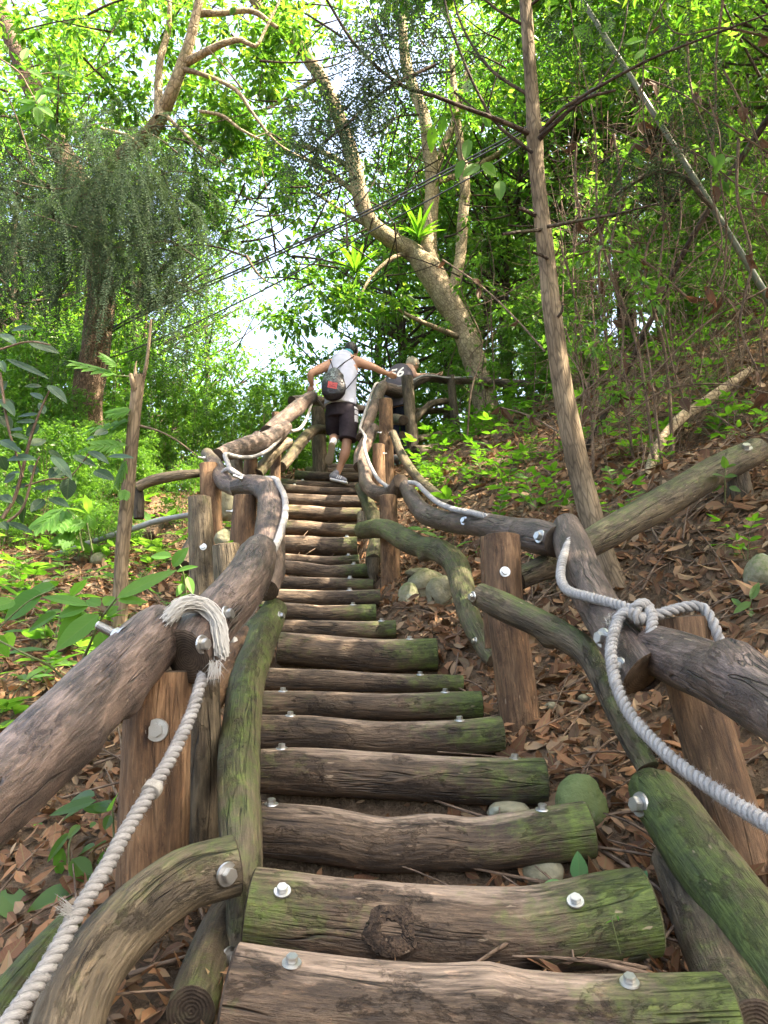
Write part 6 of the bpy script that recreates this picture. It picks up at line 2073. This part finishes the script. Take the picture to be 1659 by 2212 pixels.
# ------------------------------------------------------------------ single plants, leaf by leaf
def px_leaves(lst, Y, tpl=T_FINE, curl=.15, jitter=.12, face=.7):
    """lst: (bx, by, tx, ty, width) in picture units"""
    P, A, N_, L, W = [], [], [], [], []
    for (bx, by, tx, ty, w) in lst:
        dY = rnd.uniform(-jitter, jitter)
        b, t = at(bx, by, Y + dY * .3), at(tx, ty, Y + dY)
        P.append(tuple(b)); d = t - b; A.append(tuple(d)); L.append(d.length)
        W.append(w * mpp(bx, by, Y))
        tocam = (Vector((0, 0, CAM_Z)) - b).normalized()
        N_.append(tuple(Vector((rnd.gauss(0, .25), rnd.gauss(0, .2), 1)) * (1 - face) + tocam * face + Vector((0, 0, .25))))
    L = np.array(L)
    return leaf_arrays(P, A, N_, L, W, curl * RNG.uniform(.3, 1.3, len(P)), None, tpl)


def plant(name, label, cat, leaves, Y, mat, stems, stemmat='stem', group=None, **k):
    root = empty(name, (0, 0, 0), label, cat, group)
    mb = MB()
    for s in stems:
        px_tube(mb, [(x, y, Yy, w) for (x, y, Yy, w) in s], n=7, lump=.05, ds=.02, caps=False)
    mb.build('stem', (M[stemmat],), root)
    link('leaves', leaf_mesh('leaves', [px_leaves(leaves, Y, **k)]), (M[mat],), root)
    return root


z6 = lambda L: [(.2645 * a, 1097 + .2645 * b, .2645 * c, 1097 + .2645 * d, .2645 * w) for (a, b, c, d, w) in L]
z5 = lambda L: [(.2645 * a, 713 + .2645 * b, .2645 * c, 713 + .2645 * d, .2645 * w) for (a, b, c, d, w) in L]
z3 = lambda L: [(.2976 * a, 1700.7 + .2976 * b, .2976 * c, 1700.7 + .2976 * d, .2976 * w) for (a, b, c, d, w) in L]
plant('broad_leaved_plant', 'plant with big bright backlit leaves rising behind the left handrail', 'plant',
      z6([(950, 740, 1440, 480, 130), (960, 760, 1215, 745, 105), (820, 800, 700, 740, 110), (850, 800, 940, 715, 110), (720, 800, 335, 690, 105), (720, 810, 460, 870, 150), (810, 870, 440, 1160, 180),
          (665, 840, 455, 1110, 150), (830, 1000, 880, 1195, 190), (870, 880, 960, 800, 90), (700, 1300, 760, 1260, 60), (690, 1320, 560, 1350, 60)]), 2.55, 'leaf_bright',
      [[(160, 1484, 2.7, 7), (178, 1430, 2.65, 7), (196, 1388, 2.6, 6), (220, 1335, 2.55, 5), (251, 1293, 2.5, 4)], [(220, 1335, 2.55, 4), (214, 1315, 2.5, 3), (190, 1310, 2.5, 2)]])
plant('broad_leaved_plant', 'plant with holed bright leaves entering from the left edge', 'plant',
      z6([(450, 640, 130, 730, 150), (350, 700, 0, 900, 230), (470, 860, 210, 1000, 130), (500, 850, 340, 830, 70), (190, 1010, 0, 1000, 60), (-60, 1050, 100, 1210, 150), (120, 760, -120, 830, 160)]), 2.6, 'leaf_bright',
      [[(150, 1480, 2.7, 5), (110, 1440, 2.65, 5), (60, 1415, 2.6, 5), (-20, 1375, 2.6, 5)], [(-20, 1375, 2.6, 4), (60, 1300, 2.6, 3), (125, 1270, 2.6, 3)]])
plant('broad_leaved_plant', 'few big bright leaves beside the greenish bolted post', 'plant',
      z6([(1400, 400, 1220, 380, 100), (1410, 480, 1530, 320, 110), (1390, 500, 1300, 590, 70), (1440, 520, 1600, 460, 60), (1530, 560, 1580, 700, 70), (1500, 620, 1440, 720, 60), (1530, 700, 1470, 790, 70)]), 3.1, 'leaf_bright',
      [[(405, 1320, 3.2, 5), (400, 1270, 3.15, 5), (392, 1225, 3.1, 4), (372, 1208, 3.1, 3)]])
plant('leathery_shrub', 'dark leathery leaved shrub at the left edge', 'shrub',
      z5([(230, 100, 490, 170, 100), (50, 235, 400, 380, 70), (390, 450, 545, 560, 90), (340, 460, 200, 450, 55), (350, 570, 240, 490, 65), (310, 690, 130, 690, 55), (360, 690, 320, 560, 65), (300, 750, 120, 735, 55), (320, 770, 205, 865, 95),
          (230, 890, 100, 840, 65), (240, 940, 380, 890, 85), (60, 1060, 270, 1010, 110), (390, 990, 550, 1065, 90), (420, 1030, 590, 1165, 95), (400, 1220, 545, 1160, 75), (560, 1210, 550, 1380, 130), (590, 1025, 795, 1105, 75), (720, 990, 885, 1050, 85),
          (880, 1030, 1090, 1030, 70), (765, 1150, 930, 1205, 110), (260, 1290, 470, 1290, 65), (250, 1270, 85, 1280, 60), (400, 1370, 560, 1425, 85), (360, 1380, 250, 1480, 95), (200, 1450, 170, 1560, 85), (0, 560, 120, 655, 95), (0, 700, 105, 800, 110),
          (0, 900, 135, 955, 95), (0, 1030, 60, 1150, 95), (0, 1350, 95, 1400, 95), (60, 1570, 265, 1640, 75), (0, 1570, 65, 1625, 90), (120, 620, 30, 560, 70), (60, 420, -40, 520, 90), (130, 1180, 20, 1240, 90), (300, 1180, 240, 1090, 80), (480, 1120, 400, 1200, 90), (160, 1000, 60, 930, 80),
          (0, 30, 130, 90, 90), (100, 0, 260, -40, 80), (0, 250, 40, 330, 60), (120, 1350, 200, 1430, 80), (40, 1200, 140, 1130, 80), (330, 1330, 440, 1250, 80), (180, 820, 60, 800, 70), (700, 900, 760, 870, 60), (880, 820, 770, 850, 70)]),
      2.9, 'leaf_dark', [[(5, 1120, 2.9, 9), (35, 1065, 2.9, 8), (66, 945, 2.9, 7), (88, 885, 2.9, 5), (108, 840, 2.9, 4)], [(16, 1128, 2.9, 7), (50, 1095, 2.9, 6), (75, 1010, 2.9, 5), (86, 985, 2.9, 3)], [(0, 805, 2.85, 6), (16, 915, 2.85, 6), (32, 970, 2.85, 5), (50, 1030, 2.85, 4)],
                          [(55, 1050, 2.9, 4), (105, 1035, 2.9, 4), (150, 1030, 2.9, 3), (196, 975, 2.9, 3)], [(0, 755, 2.8, 5), (60, 738, 2.8, 4), (110, 745, 2.8, 3)]], 'twig')
plant('leathery_shrub', 'small rosette of dark leaves hanging in the sky gaps at the upper left', 'shrub',
      [(78, 222, 33, 243, 20), (78, 224, 35, 215, 18), (82, 226, 100, 202, 20), (84, 228, 116, 250, 20), (82, 232, 84, 266, 24), (76, 218, 92, 190, 22), (60, 150, 95, 165, 16), (48, 130, 60, 100, 18), (110, 155, 160, 158, 20), (90, 190, 130, 200, 16)], 3.4, 'leaf_bright',
      [[(-10, 120, 3.4, 4), (40, 155, 3.4, 3.5), (62, 190, 3.4, 3), (80, 225, 3.4, 2.5)], [(40, 155, 3.4, 3), (80, 160, 3.4, 2.5), (112, 157, 3.4, 2)]], 'twig')
plant('forest_herb', 'leafy herb in the lower left behind the rope with glossy ribbed leaves', 'plant',
      z3([(800, 170, 690, 100, 130), (810, 160, 845, 40, 130), (790, 175, 590, 120, 110), (700, 95, 340, 190, 90), (690, 60, 480, 70, 110), (600, 150, 425, 225, 75), (575, 270, 500, 350, 60), (510, 330, 300, 545, 85), (460, 440, 410, 660, 110), (690, 420, 510, 490, 80), (770, 395, 640, 450, 70),
          (520, 520, 665, 680, 160), (830, 430, 660, 620, 90), (800, 200, 760, 310, 70), (-10, 760, 205, 960, 210), (560, 740, 165, 910, 190), (510, 850, 95, 1260, 190), (90, 1010, -20, 1090, 80), (145, 1065, -30, 1210, 110), (-20, 1140, 40, 1460, 150), (250, 280, 300, 230, 40), (690, 250, 655, 290, 40)]),
      2.05, 'leaf_mid', [[(250, 1860, 2.0, 6), (246, 1800, 2.05, 5), (243, 1750, 2.05, 4), (235, 1735, 2.05, 3)], [(160, 1960, 2.0, 6), (150, 1880, 2.05, 5), (150, 1820, 2.05, 4), (170, 1790, 2.1, 3)], [(60, 2100, 1.9, 6), (80, 2020, 2.0, 5), (120, 1960, 2.0, 4), (165, 1925, 2.05, 3)]])
# sprouts among the treads
plant('sprout', 'single upright young leaf behind the second front tread', 'sprout', [(1252, 1902, 1249, 1846, 38), (1215, 1905, 1170, 1912, 22)], 1.84, 'leaf_young', [[(1252, 1925, 1.84, 3), (1252, 1902, 1.84, 2)]], face=.8)
plant('sprout', 'small young leaf at the right end of the second front tread', 'sprout', [(1382, 1912, 1397, 1880, 22)], 1.9, 'leaf_young', [[(1380, 1935, 1.9, 3), (1382, 1912, 1.9, 2)]])
plant('sprout', 'thin pale sprout leaning over the face of the second front tread', 'sprout', [(1322, 1990, 1304, 1992, 7), (1326, 1988, 1336, 1978, 6), (1334, 1978, 1336, 1986, 5)], 1.48, 'leaf_bright', [[(1340, 2060, 1.5, 3), (1330, 2020, 1.48, 2.5), (1322, 1985, 1.48, 2), (1330, 1976, 1.48, 2)]])
plant('bank_seedling', 'seedling with long pale leaves at the right edge beside the grey green stone', 'seedling', [(1622, 1300, 1585, 1322, 18), (1622, 1296, 1640, 1255, 18), (1612, 1322, 1640, 1330, 26), (1600, 1310, 1580, 1290, 14)], 3.0, 'leaf_mid', [[(1625, 1345, 3.0, 4), (1618, 1315, 3.0, 3), (1625, 1290, 3.0, 2)]])
plant('bank_seedling', 'leafy sprig hanging over the straight dark rail on the bank', 'seedling', [(1566, 1030, 1540, 1022, 16), (1566, 1030, 1592, 1026, 14), (1568, 1012, 1562, 985, 16), (1568, 1010, 1590, 1003, 12), (1560, 1050, 1530, 1060, 14), (1575, 1052, 1600, 1060, 14)], 3.6, 'leaf_mid', [[(1566, 1085, 3.65, 3), (1566, 1040, 3.6, 3), (1568, 1008, 3.6, 2)]])
plant('bank_seedling', 'seedling with oval leaves at the foot of the slim conifer', 'seedling', [(1258, 1080, 1240, 1068, 26), (1262, 1072, 1290, 1062, 26), (1262, 1068, 1300, 1080, 24), (1258, 1062, 1236, 1048, 18)], 4.6, 'leaf_mid', [[(1262, 1140, 4.6, 4), (1262, 1100, 4.6, 3), (1260, 1062, 4.6, 2)]])
plant('bank_seedling', 'bright seedling below the straight dark rail on the bank', 'seedling', [(1388, 1190, 1362, 1176, 22), (1390, 1180, 1410, 1160, 20), (1392, 1190, 1425, 1188, 18), (1388, 1205, 1370, 1215, 16)], 3.9, 'leaf_bright', [[(1386, 1235, 3.9, 4), (1390, 1180, 3.9, 3)]])


# plants with deeply lobed leaves
def lobed(name, label, leaves, Y, stems, group=None):
    root = empty(name, (0, 0, 0), label, 'plant', group)
    mb = MB()
    for s in stems: px_tube(mb, s, n=6, lump=0, ds=.03, caps=False)
    mb.build('stem', (M['stem'],), root)
    P, A, N_, L, W = [], [], [], [], []
    for (bx, by, tx, ty, w) in leaves:
        dY = rnd.uniform(-.15, .15)
        b, t = at(bx, by, Y), at(tx, ty, Y + dY)
        d = t - b; ln = d.length; d.normalize()
        tocam = (Vector((0, 0, CAM_Z)) - b).normalized()
        nr = (tocam * .6 + Vector((rnd.gauss(0, .2), 0, .6)))
        nr = (nr - d * nr.dot(d)).normalized(); sd = d.cross(nr)
        ww = w * mpp(bx, by, Y) * .5
        for j in range(5):
            u = .12 + .17 * j
            for s in (-1, 1):
                P.append(tuple(b + d * ln * u)); A.append(tuple(d * .8 + sd * s * (.85 - .1 * j))); N_.append(tuple(nr + Vector((0, 0, .1))))
                L.append(ww * 1.5 * (1.15 - .12 * abs(j - 1.5))); W.append(ww * .62)
        P.append(tuple(b)); A.append(tuple(d)); N_.append(tuple(nr)); L.append(ln); W.append(ww * .8)
    link('leaves', leaf_mesh('leaves', [leaf_arrays(P, A, N_, L, W, .12, None, T_FINE)]), (M['leaf_bright'],), root)
    return root


lobed('lobed_climber', 'climber with deeply lobed bright leaves growing on the dry snag',
      z5([(960, 370, 580, 265, 190), (1070, 650, 900, 680, 150), (1060, 740, 690, 830, 190), (1030, 800, 800, 850, 130), (1040, 940, 740, 940, 150), (880, 905, 600, 1010, 150), (1040, 1060, 950, 1260, 140), (1020, 1300, 1010, 1380, 90), (960, 300, 830, 210, 110)]), 3.95,
      [[(279, 1035, 3.98, 3), (262, 955, 3.95, 3), (250, 953, 3.95, 2)], [(284, 900, 3.98, 3), (268, 895, 3.95, 3), (255, 905, 3.95, 2)], [(290, 815, 3.98, 3), (268, 812, 3.95, 3), (254, 812, 3.95, 2)]])
lobed('lobed_plant', 'plant with long fingered leaves in front of the fallen trunk', z5([(520, 1450, 280, 1630, 210), (540, 1470, 470, 1640, 150), (560, 1420, 640, 1380, 110), (700, 1560, 560, 1600, 140), (720, 1500, 740, 1600, 110), (680, 1590, 420, 1740, 120), (600, 1640, 500, 1760, 120)]), 4.6,
      [[(180, 1190, 4.6, 5), (165, 1130, 4.6, 4), (145, 1100, 4.6, 3)], [(200, 1190, 4.6, 4), (188, 1130, 4.6, 3)]])
# pale flake of a leaf stuck to the broad post
o = link('leaf_flake', leaf_mesh('leaf_flake', [px_leaves([(284, 1882, 288, 1816, 22)], 1.86, curl=.02, face=1.0)]), (M['fray'],))
props(o, 'pale yellowish leaf flake stuck to the broad orange brown post', 'leaf')
# larger hanging leaves in front of the trees
for (lab, lst, Y) in [('twig with big drooping green leaves hanging near the cables', [(1000, 690 * .5 - 0, 985, 385, 22), (1035, 355, 1000, 380, 26), (1040, 355, 1075, 378, 34), (1012, 300, 1005, 345, 22), (935, 270, 930, 330, 22), (960, 250, 950, 290, 18), (1080, 390, 1080, 430, 26), (1010, 200, 1015, 165, 22), (1045, 250, 1060, 275, 18)], 4.2),
                      ('twig with big pale green leaves high on the upper right', [(1240, 60, 1285, 90, 34), (1300, 70, 1330, 45, 26), (1265, 50, 1250, 90, 30), (1350, 95, 1390, 80, 20), (1370, 130, 1400, 100, 18)], 4.2),
                      ('twig with broad leaves at the right edge under the crossing poles', [(1560, 330, 1545, 375, 22), (1570, 350, 1590, 330, 18), (1545, 360, 1530, 330, 16), (1600, 420, 1630, 410, 18)], 4.0)]:
    b = lst[0]
    plant('leafy_twig', lab, 'branch', lst, Y, 'leaf_bright', [[(b[0] - 30, b[1] - 120, Y, 4), (b[0] - 8, b[1] - 50, Y, 3), (b[0], b[1], Y, 2.5), (b[0] + 30, b[1] + 10, Y, 2)]], 'twig')
# ------------------------------------------------------------------ camera, light, render settings
cam = bpy.data.cameras.new('camera')
cam.sensor_fit = 'VERTICAL'
cam.sensor_height = 24.0
cam.lens = 24.0 * F / 2212
cam.clip_start = .05
cam.clip_end = 500
co = bpy.data.objects.new('camera', cam); COL.objects.link(co)
co.location = (0, 0, CAM_Z)
co.rotation_euler = (PI / 2 + PITCH, 0, 0)
SC.camera = co

EL, AZ = math.radians(SUN_EL), math.radians(SUN_AZ)
sd = Vector((math.sin(AZ) * math.cos(EL), math.cos(AZ) * math.cos(EL), math.sin(EL)))
sun = bpy.data.lights.new('sun', 'SUN')
sun.energy = 4.2
sun.angle = math.radians(.5)
sun.color = (1.0, .93, .82)
so = bpy.data.objects.new('sun', sun); COL.objects.link(so)
so.rotation_euler = sd.to_track_quat('Z', 'Y').to_euler()
so.location = sd * 40
w = bpy.data.worlds.new('World'); SC.world = w
w.use_nodes = True
nt = w.node_tree; nt.nodes.clear()
sky = nt.nodes.new('ShaderNodeTexSky'); sky.sky_type = 'NISHITA'; sky.sun_disc = False
sky.sun_elevation = EL; sky.sun_rotation = AZ
sky.dust_density = 5.0; sky.air_density = 1.0; sky.ozone_density = 1.0
bg = nt.nodes.new('ShaderNodeBackground'); bg.inputs[1].default_value = .15
ow = nt.nodes.new('ShaderNodeOutputWorld')
nt.links.new(sky.outputs[0], bg.inputs[0]); nt.links.new(bg.outputs[0], ow.inputs[0])

SC.view_settings.view_transform = 'Standard'
SC.view_settings.look = 'None'
SC.view_settings.exposure = EXPOSURE
SC.view_settings.gamma = 1.0
SC.view_settings.use_white_balance = True
SC.view_settings.white_balance_temperature = 7500
SC.view_settings.white_balance_tint = 10
cy = SC.cycles
cy.max_bounces = 8; cy.diffuse_bounces = 4; cy.glossy_bounces = 3; cy.transmission_bounces = 4; cy.transparent_max_bounces = 4
cy.use_denoising = True
cy.use_adaptive_sampling = True
cy.adaptive_threshold = .02
cy.sample_clamp_indirect = 6
